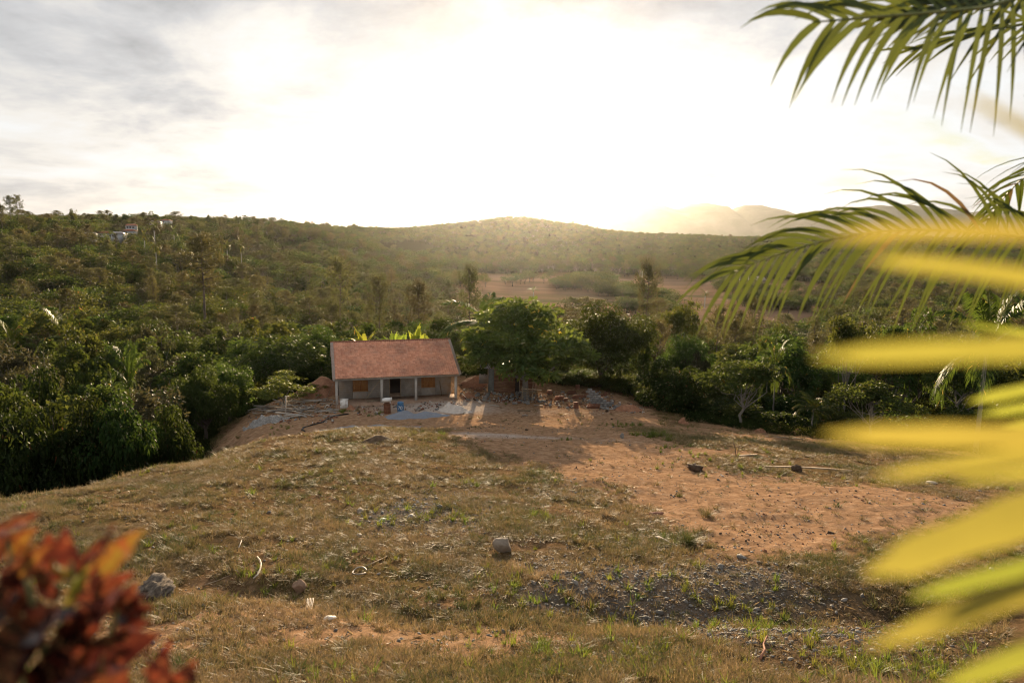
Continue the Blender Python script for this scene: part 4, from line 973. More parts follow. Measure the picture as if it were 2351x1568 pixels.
g = GP(1075, 61); pile('earth_pile', g, 1.3, .8, .5, M['redsoil'], 'little red earth heap beside the last porch column', 15)
g = G(1440, 942); pile('earth_mound', g, 2.3, 1.0, .6, M['redsoil'], 'dark red earth bank in front of the dark mango', 16, .25)
for i, (X, Y) in enumerate([(1745, 992), (1790, 992), (1570, 972), (1830, 998)]):
    g = G(X, Y); pile('earth_pile', g, .8, .5, .42, M['redsoil'], ['brown earth clump below the right bushes, the left one of its pair', 'brown earth clump below the right bushes, the right one of its pair', 'flat brown earth clump by the bushes beside the creeper tree', 'brown earth clump at the tip of the yellow leaflet'][i], 20 + i, .4)
g = G(868, 1011); pile('earth_mound', g, 1.5, .8, .30, material('dark soil', (.07, .045, .028), .95, (.15, .10, .06), 6, .8, 20), 'low dark soil mound on the grass crest', 31, .3)
g = G(610, 968); pile('rubble_heap', g, 2.1, 1.0, .55, material('grey rubble', (.13, .125, .12), .9, (.42, .40, .37), 14, 1.0, 25), 'heap of grey broken rubble below the old planks', 33, .55, n=70, k=1.2)
# drum, tub, barrel
g = G(889, 949)
def lathe(m, prof_, n=28, at=(0, 0, 0)):
    V = []; F = []
    for r_, z in prof_:
        for k in range(n): q = 6.2832 * k / n; V.append((at[0] + r_ * math.cos(q), at[1] + r_ * math.sin(q), at[2] + z))
    for i in range(len(prof_) - 1):
        for k in range(n): F.append((i * n + k, i * n + (k + 1) % n, (i + 1) * n + (k + 1) % n, (i + 1) * n + k))
    F.append(tuple(range(n - 1, -1, -1))); F.append(tuple((len(prof_) - 1) * n + k for k in range(n))); return m.add(V, F)
drum = empty('steel_drum', g + Vector((0, 0, -.06)), .2, 'rusty brown steel drum carrying a white tub', 'drum')
m = MB(); P_ = [(.29, 0), (.30, .01), (.30, .04), (.285, .06)]
for zz in (.30, .60): P_ += [(.285, zz - .03), (.305, zz), (.285, zz + .03)]
lathe(m, P_ + [(.285, .86), (.30, .88), (.30, .92), (.285, .925), (.275, .90), (.05, .895)]).build('body', M['rust'], drum, smooth=False)
tub = empty('tub', g + Vector((0, 0, .86)), .1, 'dirty white wheelbarrow tub set on the rusty drum', 'tub')
m = MB(); n = 20; V = []; F = []
for s, z in ((.62, .20), (.66, .42), (.63, .42), (.58, .22)):
    for k in range(n):
        q = 6.2832 * k / n; cx, sx = math.cos(q), math.sin(q); sg = lambda v: math.copysign(abs(v) ** .6, v); V.append((sg(cx) * s * .62, sg(sx) * s * .42, z + .05 * cx * (s > .6)))
for i in range(3):
    for k in range(n): F.append((i * n + k, i * n + (k + 1) % n, (i + 1) * n + (k + 1) % n, (i + 1) * n + k))
F.append(tuple(range(n - 1, -1, -1))); F.append(tuple(3 * n + k for k in range(n))); m.add(V, F).build('basin', M['white'], tub)
m = MB()
for sx in (-1, 1): m.tube([(sx * .26, -.1, .0), (sx * .24, -.1, .22)], .022, 6); m.tube([(sx * .26, .12, .0), (sx * .24, .12, .22)], .022, 6); m.tube([(sx * .26, -.12, .03), (sx * .26, .14, .03)], .018, 6)
m.build('legs', M['white'], tub)
g = G(920, 945.5); bar = empty('barrel', g + Vector((0, 0, -.04)), 0, 'blue plastic barrel marked with a faded white number', 'barrel')
lathe(MB(), [(.25, 0), (.275, .03), (.285, .12), (.29, .25), (.275, .27), (.29, .29), (.295, .45), (.29, .62), (.275, .64), (.29, .66), (.285, .78), (.26, .86), (.262, .9), (.24, .905), (.22, .88), (.02, .88)]).build('body', M['blue'], bar, smooth=True)
cu = bpy.data.curves.new('number', 'FONT'); cu.body = '70'; cu.size = .42; cu.align_x = 'CENTER'; cu.align_y = 'CENTER'; cu.extrude = .001
tob = bpy.data.objects.new('number', cu); C.objects.link(tob); dg = bpy.context.evaluated_depsgraph_get(); me = bpy.data.meshes.new_from_object(tob.evaluated_get(dg)); bpy.data.objects.remove(tob)
import bmesh
bm = bmesh.new(); bm.from_mesh(me); bmesh.ops.subdivide_edges(bm, edges=bm.edges[:], cuts=2)
for v in bm.verts:
    q = v.co.x / .30; rr = .301 + v.co.z; v.co = Vector((rr * math.sin(q), -rr * math.cos(q), .44 + v.co.y))
bm.to_mesh(me); bm.free(); me.materials.clear(); me.materials.append(M['white']); no_ = bpy.data.objects.new('number', me); C.objects.link(no_); no_.parent = bar
# white board, grey block and bits at the left column
g = G(789, 938); bd = MB(); bd.box((-.33, -.03, 0), (.33, .03, .86)).box((-.36, -.035, .84), (.36, .035, .90)); o = bd.build('board', M['white']); o.location = g + Vector((0, .1, -.05)); o.rotation_euler = (-.18, .03, .1); tag(o, 'stained white board leaning near the left porch column', 'board')
def cinder(parent=None, mat=None, name='concrete_block'):
    m = MB(); a, b, c = .20, .075, .10; hw = .062
    m.box((-a, -b, -c), (a, -b + .028, c)).box((-a, b - .028, -c), (a, b, c))
    for x in (-a + .015, 0, a - .015): m.box((x - .015, -b + .0281, -c + .001), (x + .015, b - .0281, c - .001))
    return m.build(name, mat or M['block_blue'], parent)
cb0 = cinder(); cb0.location = G(757, 943) + Vector((0, 0, .12)); tag(cb0, 'grey concrete block standing by the left porch column', 'block')
def block_at(p, rz, tilt=(0, 0), label='', group=None):
    o = cb0.copy(); C.objects.link(o); o.location = p; o.rotation_euler = (tilt[0], tilt[1], rz); tag(o, label, 'block', group); return o
g = G(1376, 935); bw = .41
for row, cnt in enumerate((5, 5, 4, 3, 3, 2, 2, 1)):
    for k in range(cnt): block_at(g + Vector((-.7 + k * bw + (.2 if row % 2 else 0) * (k < 9) - .05 * row, .35 + rng.normal(0, .02), .1 + row * .2)), rng.normal(0, .04), label='grey concrete block in the stepped stack at the yard edge', group='blocks of the stepped stack')
for k in range(16): block_at(g + Vector((rng.uniform(-.6, 1.9), rng.uniform(-.7, .1), .09)), rng.uniform(0, 3), (rng.uniform(-.6, .6), 1.5 * (rng.random() < .3)), 'grey concrete block tumbled at the foot of the stepped stack', 'tumbled blocks')
for X0, X1, Y0, Y1, k in [(1150, 1215, 905, 925, 14), (1095, 1150, 905, 922, 9), (1190, 1255, 918, 926, 7)]:
    for i in range(k):
        q = G(rng.uniform(X0, X1), rng.uniform(Y0, Y1)); block_at(q + Vector((0, 0, .09 + .16 * (rng.random() < .4))), rng.uniform(0, 3), (rng.uniform(-.3, .3), 0), 'grey concrete block lying loose in front of the wooden shed', 'blocks before the shed')
for X, Y, lb in [(1182, 928, 'pinkish hollow block alone on the dirt before the shed'), (1212, 929, 'small hollow brick right of the pinkish block')]:
    o = block_at(G(X, Y) + Vector((0, 0, .1)), .1, label=lb); o.scale = (1.1, 1, .9) if X < 1200 else (.8, .8, .7); o.active_material = M['sand'] if False else o.active_material
# roof tile stacks: each a leaning row or pile of tiles
def tile_stack(p, n, rz, lean, label, step=.085, upright=True):
    m = MB()
    for i in range(n):
        if upright:
            rt = Matrix.Rotation(lean + rng.normal(0, .03), 4, 'Y') @ Matrix.Rotation(rng.normal(0, .03), 4, 'Z'); m.box((-.012, -.13, 0), (.012, .13, .40), rot=rt, at=(i * step - n * step / 2, rng.normal(0, .01), 0)); m.box((-.026, -.13, .37), (-.0121, .13, .395), rot=rt, at=(i * step - n * step / 2, 0, 0)); m.box((.0121, -.125, 0), (.026, -.10, .40), rot=rt, at=(i * step - n * step / 2, 0, 0))
        else:
            rt = Matrix.Rotation(rng.normal(0, .05), 4, 'Z') @ Matrix.Rotation(rng.normal(0, .03), 4, 'X'); m.box((-.2, -.13, 0), (.2, .13, .03), rot=rt, at=(rng.normal(0, .012), rng.normal(0, .012), i * .047)); m.box((-.2, -.13, .0301), (-.17, .13, .044), rot=rt, at=(0, 0, i * .047))
    o = m.build('tile_stack', M['red_clay']); o.location = p; o.rotation_euler = (0, 0, rz); tag(o, label, 'tile stack', 'stacks of red clay tiles'); return o
for X, Y, n, rz, ln, up, lb in [(1322, 937, 12, .05, 0, False, 'neat flat stack of red tiles nearest the camera'), (1362, 937, 13, 0.0, .25, True, 'leaning row of red tiles beside the neat flat stack'), (1390, 930, 8, .2, .5, True, 'short leaning row of red tiles behind the nearest row'),
                              (1283, 918, 9, .1, .3, True, 'leaning red tiles at the left end of the tile heap'), (1299, 921, 6, .0, 0, False, 'low block of red tiles left of the leaning rows'), (1325, 915, 12, .1, .55, True, 'sloping red tile row in the middle of the tile heap'), (1350, 913, 12, -.1, .5, True, 'sloping red tile row on the right of the tile heap'), (1374, 920, 9, .1, .6, True, 'collapsed red tile row next to the stepped block stack'),
                              (1262, 905, 8, .3, 0, False, 'flat red tile stack left behind the tile heap'), (1326, 893, 9, 0, 0, False, 'dark red tile stack at the back under the trees'), (1100, 898, 8, .1, .2, True, 'red tiles stacked on the earth bank right of the house'), (1310, 905, 9, .4, .6, True, 'fallen red tiles at the rear of the tile heap'), (1345, 903, 10, -.3, .7, True, 'fallen red tiles behind the stepped block stack')]:
    tile_stack(G(X, Y), n, rz, ln, lb, upright=up)
# planks
pk = [M['greywood'], M['wood']]
def plank(a, b, lb, grp=None, w_=.13, t_=.03, mt=0, roll=0.0): return beam_obj('plank', a, b, w_, t_, pk[mt], lb, 'plank', grp, roll)
for i in range(74):                  # the heap of old planks
    X, Y = rng.normal(672, 42), rng.uniform(924, 962); X = min(max(X, 590), 770)
    if X < 620: Y = max(Y, 940)
    p = G(X, Y); a = rng.normal(.15, .45); L_ = rng.uniform(.7, 2.6) / 2; k = max(0, 1 - abs(X - 665) / 90) * .5
    z0 = .04 + k * rng.random(); tl = rng.normal(0, .10); d = Vector((math.cos(a) * L_, math.sin(a) * L_, tl * L_))
    qa, qb = p - d, p + d; qa.z = max(hz(qa.x, qa.y) + .03, p.z + z0 - d.z); qb.z = max(hz(qb.x, qb.y) + .03, p.z + z0 + d.z)
    plank(qa, qb, 'old grey plank in the heap of timber left of the house', 'planks of the timber heap', rng.uniform(.06, .16), rng.uniform(.02, .06), int(rng.random() < .25), rng.normal(0, .35))
p = G(656, 958); beam_obj('post', p + Vector((0, 0, -.2)), p + Vector((.08, 0, 1.75)), .10, .09, M['greywood'], 'upright grey post standing in the heap of planks', 'post')
plank(p + Vector((-.02, .02, 1.76)), p + Vector((.34, .02, 1.74)), 'short crosspiece on top of the upright post', w_=.08, t_=.05)
plank(hp(fr(.235), .5, .05), hp(fr(.362), .34, EH - .42), 'thin plank propped diagonally against the second porch column', w_=.06, t_=.035, mt=1)
plank(hp(fr(.868), PD - .35, .03), hp(fr(.855), PD - .06, 1.35), 'narrow plank leaning on the wall right of the right shutter', w_=.09, t_=.03, mt=1)
plank(hp(fr(.905), .7, .05), hp(fr(.950), .42, 1.05), 'dark stick leaning on the last porch column', w_=.07, t_=.05)
plank(hp(-.28, .3, -.25), hp(.16, .12, .45), 'pale broken board propped at the foot of the left porch column', w_=.16)
plank(G(812, 946), G(826, 930) + Vector((0, 0, .1)), 'brown board lying on the small red earth heap', mt=1)
plank(hp(fr(.26), .55, .08), hp(fr(.50), .8, .08), 'long board lying flat on the porch floor', w_=.2, t_=.05, mt=1)
for i, (Xa, Ya, Xb, Yb, lb) in enumerate([(720, 935, 732, 905, 'plank standing askew on the red earth bank'), (742, 915, 757, 890, 'dark broken plank leaning on the earth bank'), (735, 898, 762, 896, 'plank lying level on the earth bank by the house'), (700, 900, 712, 884, 'short bright plank at the top of the earth bank'), (728, 915, 770, 927, 'thin plank across the foot of the earth bank'), (765, 880, 752, 930, 'long pole leaning against the side of the house'), (1078, 893, 1092, 878, 'pale split log on the right earth bank'), (1068, 880, 1100, 888, 'weathered plank on top of the right earth bank'), (1062, 905, 1072, 930, 'thin stick on the slope beside the last column')]):
    a, b = G(Xa, Ya), G(Xb, Yb); ym = (a.y + b.y) / 2 if i not in (5,) else 61; a, b = P(Xa, Ya, ym), P(Xb, Yb, ym); a.z = max(a.z, hz(a.x, a.y) + .05); b.z = max(b.z, hz(b.x, b.y) + .05)
    plank(a, b, lb, mt=i % 2, w_=.11)
# scattered boards and chips on the dirt
for i, (X, Y, L_, a, lb) in enumerate([(1135, 932, .9, -.5, 'small board on the dirt in front of the right column'), (1203, 944, 1.1, -.1, 'thin dark stick flat on the open dirt'), (1236, 932, .8, -.05, 'bright board edge in front of the trestle'), (1445, 940, 2.4, .1, 'long dark timber on the dark red bank'), (1415, 941, 1.6, .15, 'pale timber beside the dark red bank'), (1800, 1005, 2.6, -.02, 'thin dark pole on the dirt lane'), (1855, 1080, 4.3, -.06, 'long bleached board lying in the grass on the right'), (1718, 1046, 1.0, .05, 'pale chip of wood at the end of the grass strip'), (1205, 955, .5, 0, 'tiny dark stick on the dirt nearer the camera')]):
    p = G(X, Y); d = Vector((math.cos(a) * L_ / 2, math.sin(a) * L_ / 2, 0)); qa, qb = p - d, p + d; qa.z = hz(qa.x, qa.y) + .05; qb.z = hz(qb.x, qb.y) + .05
    o = plank(qa, qb, lb, mt=i % 2, w_=.15 if i != 6 else .16, t_=.04)
    if i == 6: o.active_material = M['wood']
# trestle under the wide tree
g = G(1218, 922); tr_ = empty('trestle', g, .1, 'rough timber trestle in front of the shed under the wide tree', 'trestle')
for nm, a, b, w_ in [('leg', (-.75, 0, -.1), (-.75, 0, 1.35), .12), ('leg', (-.35, -.3, -.1), (-.35, -.3, 1.3), .12), ('leg', (.1, -.35, -.1), (.1, -.35, .85), .10), ('leg', (.75, .1, -.1), (.3, .05, 1.0), .09), ('rail', (-1.0, -.06, .98), (.55, -.12, .95), .10), ('rail', (-.9, .06, 1.18), (1.0, .1, 1.02), .09), ('rail', (-.45, -.35, .80), (.45, -.3, .98), .09)]:
    o = beam_obj(nm, a, b, w_, .07, M['wood'], None, None); o.parent = tr_
# wooden shed
g = GP(1161, 62.9); g.z = hz(g.x, g.y); sh = empty('wooden_shed', g, math.radians(-10), 'dark wooden plank shed with a tin roof under the wide tree', 'shed')
m = MB(); 
def boards(m, x0, x1, y, z0, z1, n, ax='x'):
    for i in range(n):
        a, b = z0 + (z1 - z0) * i / n, z0 + (z1 - z0) * (i + .9) / n; o = rng.uniform(0, .03)
        if ax == 'x': m.box((x0, y - .02 - o, a), (x1 + rng.uniform(-.04, .04), y, b))
        else: m.box((y - .02 - o, x0, a), (y, x1, b))
boards(m, -1.05, .95, 0, -.1, 2.25, 11); boards(m, 1.35, 2.6, .25, -.1, 1.75, 8); boards(m, .02, 3.4, -1.6, -.1, 2.3, 10, 'y'); boards(m, .25, 3.0, 2.62, -.1, 1.6, 8, 'y')
m.build('wall', M['shed'], sh); MB().box((-1.62, .0, -.15), (2.6, 3.3, -.10)).box((-1.58, 3.3, -.1), (2.6, 3.35, 2.2)).build('back_wall', M['shed'], sh)
MB().box((.95, .06, -.1), (1.35, .1, 1.95)).build('doorway', M['darkin'], sh)
MB().box((-1.6, -.05, -.1), (-1.07, -.0, 2.2)).box((-1.6, -.07, -.1), (-1.54, -.051, 2.2)).build('door', material('painted green door', (.13, .15, .15), .7, (.19, .21, .20), 5, .2), sh)
m = MB()
for i in range(14): x = -1.9 + i * .22; m.tube([(x, -.35, 2.32), (x, 3.6, 2.62)], .055, 6)
m.box((-1.95, -.35, 2.27), (1.2, 3.6, 2.32)); m.build('roof', M['tin'], sh)
m = MB()
for i in range(9): x = 1.1 + i * .22; m.tube([(x, -.25, 1.86), (x, 3.2, 2.2)], .055, 6)
m.build('lean_to_roof', M['tin'], sh)
m = MB(); m.tube([(1.36, -.03, -.1), (1.38, -.03, 2.1)], .04, 6).tube([(2.62, .2, -.1), (2.64, .2, 1.95)], .045, 6).tube([(-1.64, -.08, -.1), (-1.64, -.08, 2.3)], .04, 6); m.build('corner_post', M['wood'], sh)
p = GP(1100, 65); MB_ = MB(); boards(MB_, 0, 1.0, 0, 0, .9, 1); o = MB_.box((0, 0, 0), (.18, .03, .95)).box((.22, 0, 0), (.4, .03, .9)).box((.44, 0, 0), (.62, .03, .97)).box((.66, 0, 0), (.84, .03, .9)).box((-.02, .031, .3), (.9, .06, .4)).build('pallet', M['greywood']); o.location = p + Vector((0, 0, .35)); o.rotation_euler = (-.3, .1, .2); tag(o, 'grey slatted pallet leaning left of the wooden shed', 'pallet')
# black hose over the gravel
pts = [G(X, Y) + Vector((0, 0, .05)) for X, Y in [(800, 951), (770, 955), (752, 962), (742, 970), (715, 977), (698, 982), (693, 988), (700, 991)]]
m = MB(); m.tube(pts, .055, 7); o = m.build('hose', M['rubber'], smooth=True); tag(o, 'black hose curving over the dirt left of the gravel', 'hose')
# litter of the building site: shards and chips nobody could count
def chip_mesh(nm, seed, mat, flat=.4):
    R = np.random.default_rng(seed); V = R.normal(size=(8, 3)); V = np.array([(a, b, c) for a in (-1, 1) for b in (-1, 1) for c in (-1, 1)]) * np.array([.5, .32, flat * .5]) + R.normal(0, .09, (8, 3))
    return build(nm, V, [(0, 1, 3, 2), (4, 6, 7, 5), (0, 4, 5, 1), (2, 3, 7, 6), (0, 2, 6, 4), (1, 5, 7, 3)], mat, 'mesh')
ch = [chip_mesh('chip', i, mt) for i, mt in enumerate([M['block_blue'], M['block_blue'], M['sand'], M['red_clay'], M['greywood'], M['white'], M['clod']])]
pts = []
for X0, X1, Y0, Y1, n in [(570, 770, 925, 972, 300), (1060, 1160, 885, 925, 240), (1130, 1260, 905, 925, 220), (1250, 1410, 900, 938, 420), (960, 1060, 920, 945, 110), (1350, 1480, 925, 950, 120), (820, 960, 930, 955, 100), (720, 770, 885, 925, 80)]:
    for _ in range(n): pts.append(gxy(rng.uniform(X0, X1), rng.uniform(Y0, Y1)))
pts = np.array(pts); n = len(pts); s = np.exp(rng.normal(-2.3, .5, n)); s = np.minimum(s, .32)
sc_ = np.stack([s * rng.uniform(.7, 1.8, n), s, s], 1); rt = np.stack([rng.normal(0, .4, n), rng.normal(0, .4, n), rng.uniform(0, 6.28, n)], 1)
kind_ = rng.choice(7, n, p=[.11, .08, .11, .38, .18, .01, .13])
scatter('rubble', np.column_stack([pts, hgt(pts[:, 0], pts[:, 1]) + .03]), rt, sc_, kind_, ch, 'broken blocks, tile shards and wood chips strewn about the building site', 'rubble')
# the white houses on the left hill
hwall, hroof = material('limewashed wall', (.34, .35, .37), .85, (.44, .45, .46), .5), material('far red roof', (.30, .12, .08), .85, (.38, .17, .11), .5)
for (X, Y, y, wd), lb, rf in zip(HH, ['white two-tier hill house with red roof lines, upper storey', 'white hill house just below the upper red-roofed one', 'white hill house with a hipped grey roof right of the tall palm', 'low hill house with a red front right of the grey-roofed one', 'grey-roofed hill hut left below the white houses', 'hill house with pale gable among the pines', 'long pale roofed hut at the left of the hill houses'], [1, 1, 0, 1, 0, 1, 0]):
    p = GP(X, y); ptop = P(X, Y, y); hs = empty('hill_house', (p.x, p.y, max(p.z - .5, ptop.z - 1.6)), rng.normal(0, .25), lb, 'house')
    wd *= .66; hs.scale = (1, 1, .8); w2 = wd / 2; MB().box((-w2, -3, -3), (w2, 3, 2.7)).build('wall', hwall, hs)
    m = MB(); m.add([(-w2 - .4, -3.5, 2.7), (w2 + .4, -3.5, 2.7), (w2 + .4, 3.5, 2.7), (-w2 - .4, 3.5, 2.7), (-w2 * .7, 0, 4.0), (w2 * .7, 0, 4.0)], [(0, 1, 5, 4), (2, 3, 4, 5), (1, 2, 5), (3, 0, 4), (3, 2, 1, 0)]); m.build('roof', hroof if rf else M['tin'], hs)
    for k in range(3): MB().box((-w2 + wd * (k + .7) / 4 - .45, -3.06, .9), (-w2 + wd * (k + .7) / 4 + .45, -3.0, 2.0)).build('window', M['darkin'], hs)
g = GP(1740, 450); t = P(1740, 632, 450); e = empty('farm_hut', (t.x, t.y, hz(t.x, t.y)), .3, 'small grey farm hut far across the valley fields', 'hut')
MB().box((-4, -3, -.5), (4, 3, 2.6)).build('wall', M['greywood'], e); MB().add([(-4.6, -3.6, 2.5), (4.6, -3.6, 2.5), (4.6, 3.6, 2.5), (-4.6, 3.6, 2.5), (-4.6, 0, 5), (4.6, 0, 5)], [(0, 1, 5, 4), (2, 3, 4, 5), (1, 2, 5), (3, 0, 4), (3, 2, 1, 0)]).build('roof', M['greywood'], e)
# ------------------------------------------------------------------ grass, pebbles, leaf litter
def grass_material(name, stops, tr):
    m = bpy.data.materials.new(name); m.use_nodes = True; nt = m.node_tree; b = nt.nodes['Principled BSDF']; out = nt.nodes['Material Output']
    oi = nd(nt, 'ShaderNodeObjectInfo'); at = nd(nt, 'ShaderNodeAttribute'); at.attribute_name = 'tint'
    n1 = noise(nt, oi.outputs['Location'], .28, 4, .6)
    f = mathn(nt, 'ADD', mathn(nt, 'ADD', mathn(nt, 'MULTIPLY', n1, 1.5), mathn(nt, 'MULTIPLY', oi.outputs['Random'], .45)), mathn(nt, 'MULTIPLY', at.outputs['Fac'], .45))
    f = mathn(nt, 'SUBTRACT', f, .72)
    c = ramp(nt, f, stops); nt.links.new(c, b.inputs['Base Color']); b.inputs['Roughness'].default_value = .55; b.inputs['Specular IOR Level'].default_value = .3
    add_transl(nt, b, out, tr, c); return m
M['grass'] = grass_material('dry grass', [(.10, (.075, .095, .022)), (.28, (.14, .125, .036)), (.46, (.225, .16, .062)), (.74, (.30, .205, .10)), (1, (.36, .25, .14))], .42)
M['green_grass'] = leaf_mat('green grass', (.05, .075, .015), (.13, .16, .03), (.26, .29, .04), .45, .4, .4, .2)
M['straw'] = material('straw', (.22, .15, .075), .8, (.36, .26, .14), 8, objvar=.4, transl=(.35, None))
M['litter'] = material('dead leaves', (.12, .07, .035), .5, (.34, .23, .13), 6, objvar=.55, spec=.2, transl=(.25, None))
M['pebble'] = material('pebbles', (.10, .092, .082), .75, (.23, .21, .185), 2.5, objvar=.5, spec=.4)
def tuft(seed, n, h, spread, lean, mat, wd=.006, seg=2, tmean=.5):
    R = np.random.default_rng(seed); V = []; F = []; ti = []
    for i in range(n):
        a = R.uniform(0, 6.28); q = R.uniform(0, spread) ** 1.0; bx, by = q * math.cos(a), q * math.sin(a); a2 = a + R.normal(0, .9); ln = h * R.uniform(.4, 1.15); le = lean * R.uniform(.2, 1.3)
        sx, sy = -math.sin(a2) * wd, math.cos(a2) * wd; k = len(V); t = np.clip(R.normal(tmean, .3), 0, 1)
        for s in range(seg + 1):
            f = s / seg; x = bx + math.cos(a2) * le * ln * f ** 1.6; y = by + math.sin(a2) * le * ln * f ** 1.6; z = ln * f * (1 - .28 * le * f) - .004; w_ = (1 - f * .85)
            V += [(x + sx * w_, y + sy * w_, z), (x - sx * w_, y - sy * w_, z)]; ti += [t, t]
        for s in range(seg): F.append((k + 2 * s, k + 2 * s + 1, k + 2 * s + 3, k + 2 * s + 2))
    return build('tuft', V, F, mat, 'mesh', attrs={'tint': ti})
tufts = [tuft(i, 22, .10, .09, 1.0, M['grass'], .0065) for i in range(4)] + [tuft(10 + i, 20, .050, .11, 1.7, M['grass'], .007, tmean=.8) for i in range(2)] + [tuft(20 + i, 46, .16, .13, 1.3, M['grass'], .007, 3, .3 + .3 * i) for i in range(2)]
def field_pts(n, y0, y1, tlo=-.80, thi=.80, p=1.0):
    """points spread over the slope in front of the camera, thinning with distance"""
    u = rng.random(n); y = (y0 ** (1 - p) + u * (y1 ** (1 - p) - y0 ** (1 - p))) ** (1 / (1 - p)) if p != 1 else y0 * (y1 / y0) ** u
    return np.stack([rng.uniform(tlo, thi, n) * y, y], 1)
def slope_rot(x, y):
    e = .15; return np.arctan2(hgt(x, y + e) - hgt(x, y - e), 2 * e), -np.arctan2(hgt(x + e, y) - hgt(x - e, y), 2 * e)
q = field_pts(330000, 7.0, 58, p=.35); z_ = zones(q[:, 0], q[:, 1])
dn = (1 - z_['dirt'] * .985) * (1 - z_['gravel'] * .8) * (1 - z_['pale']) * (1 - z_['dark'] * .85) * (1 - z_['forest'] * .6)
patch = sstep(-.34, .30, fbm(q[:, 0] / 1.6, q[:, 1] / 1.6, 61, 4) + .5 * fbm(q[:, 0] / .35, q[:, 1] / .35, 66, 2))
q = q[rng.random(len(q)) < dn * (.06 + .90 * patch)]
n = len(q); rx, ry = slope_rot(q[:, 0], q[:, 1]); sc1 = rng.uniform(.6, 1.3, n) * (1 + .012 * q[:, 1]); hs_ = sc1 * (.45 + .75 * vnoise(q[:, 0] / 1.1, q[:, 1] / 1.1, 71))
scatter('grass', np.column_stack([q, hgt(q[:, 0], q[:, 1])]), np.stack([rx, ry, rng.uniform(0, 6.28, n)], 1), np.stack([sc1, sc1, hs_], 1), rng.choice(8, n, p=[.17, .17, .17, .17, .15, .13, .02, .02]), tufts, 'short dry straw and green grass covering the slope', 'grass'); print('grass', n)
# green sprouts and weeds
sp = [tuft(30 + i, 22, .19, .07, .9, M['green_grass'], .0085, 3) for i in range(3)]
q = field_pts(9000, 7.5, 60, p=.6); z_ = zones(q[:, 0], q[:, 1]); pa = sstep(.05, .5, fbm(q[:, 0] / 1.3, q[:, 1] / 1.3, 81, 4)) * (1 - z_['dirt'] * .95) * (.3 + z_['dark'] * .45 + z_['gravel'] * .25)
q = q[rng.random(len(q)) < pa]
ex = []
for X, Y, k, sd in [(1500, 1000, 60, .7), (1440, 978, 25, 1.0), (1640, 1062, 40, 2.0), (1060, 1195, 10, .25), (985, 1190, 8, .25), (1245, 1190, 14, .35), (1180, 1340, 30, .8), (1700, 1440, 40, .9), (1950, 1510, 70, 1.6), (1600, 1545, 40, .9), (1250, 1500, 40, .9), (640, 1330, 30, .6), (640, 985, 14, .8), (870, 950, 14, .5), (790, 945, 12, .3), (1300, 1010, 5, .2), (1520, 1028, 8, .3)]:
    g = G(X, Y); ex.append(np.stack([rng.normal(g.x, sd, k), rng.normal(g.y, sd, k)], 1))
q = np.concatenate([q] + ex); n = len(q); s = rng.uniform(.5, 1.35, n) * (1 + .008 * q[:, 1])
scatter('grass', np.column_stack([q, hgt(q[:, 0], q[:, 1])]), np.stack([rng.normal(0, .15, n), rng.normal(0, .15, n), rng.uniform(0, 6.28, n)], 1), np.stack([s, s, s], 1), rng.choice(3, n), sp, 'fresh green grass sprouts dotted over the dry slope', 'grass')
# dead leaves and straw pieces
def litter_mesh(seed, mat, asp=.4):
    R = np.random.default_rng(seed); c = R.uniform(.15, .4); V = [(-.5, 0, .02), (0, asp / 2, c * .5), (.5, 0, .06 + R.uniform(0, .2)), (0, -asp / 2, c * .3), (0, 0, .0)]
    return build('dead_leaf', V, [(0, 4, 1), (1, 4, 2), (2, 4, 3), (3, 4, 0)], mat, 'mesh')
lm = [litter_mesh(i, M['litter'], .38) for i in range(3)] + [litter_mesh(5 + i, M['straw'], .06) for i in range(2)] + [litter_mesh(9, M['bone'], .3)]
q = field_pts(80000, 7.0, 48, p=.8); z_ = zones(q[:, 0], q[:, 1]); pa = (.16 + .5 * z_['dark'] + .4 * sstep(14, 9, q[:, 1])) * (1 - .75 * z_['dirt']) * (.35 + sstep(-.2, .3, fbm(q[:, 0] / 1.2, q[:, 1] / 1.2, 91)))
q = q[rng.random(len(q)) < pa]; n = len(q); s = rng.uniform(.03, .10, n) * (1 + .01 * q[:, 1])
kd = rng.choice(6, n, p=[.24, .22, .2, .16, .15, .03]); s = np.where(np.isin(kd, [3, 4]), s * 2.4, s)
scatter('leaf_litter', np.column_stack([q, hgt(q[:, 0], q[:, 1]) + .012]), np.stack([rng.normal(0, .5, n), rng.normal(0, .4, n), rng.uniform(0, 6.28, n)], 1), np.stack([s, s, s], 1), kd, lm, 'dead leaves and straw strewn over the slope', 'leaf litter')
# pebbles
def pebble(seed):
    bm = bmesh.new(); bmesh.ops.create_icosphere(bm, subdivisions=2, radius=.5); R = np.random.default_rng(seed); V = np.array([v.co[:] for v in bm.verts])
    for k in range(7): nr = unit(R.normal(size=3)); d_ = R.uniform(.26, .42); V = V - np.maximum(V @ nr - d_, 0)[:, None] * nr
    V = V * np.array([1, R.uniform(.6, .9), R.uniform(.4, .65)]); F = [tuple(v.index for v in f.verts) for f in bm.faces]; bm.free(); return build('pebble', V, F, M['pebble'], 'mesh')
pm = [pebble(40 + i) for i in range(5)]
q = field_pts(90000, 7.0, 55, p=.7); z_ = zones(q[:, 0], q[:, 1]); pa = np.clip(z_['gravel'] * 1.1, 0, 1) ** 1.3 + .035 * (1 - z_['forest']) + .05 * z_['dark'] + .03 * z_['dirt'] * sstep(42, 25, q[:, 1])
q = q[rng.random(len(q)) < pa]; n = len(q); s = np.exp(rng.normal(-2.95, .42, n)) * (1 + .006 * q[:, 1])
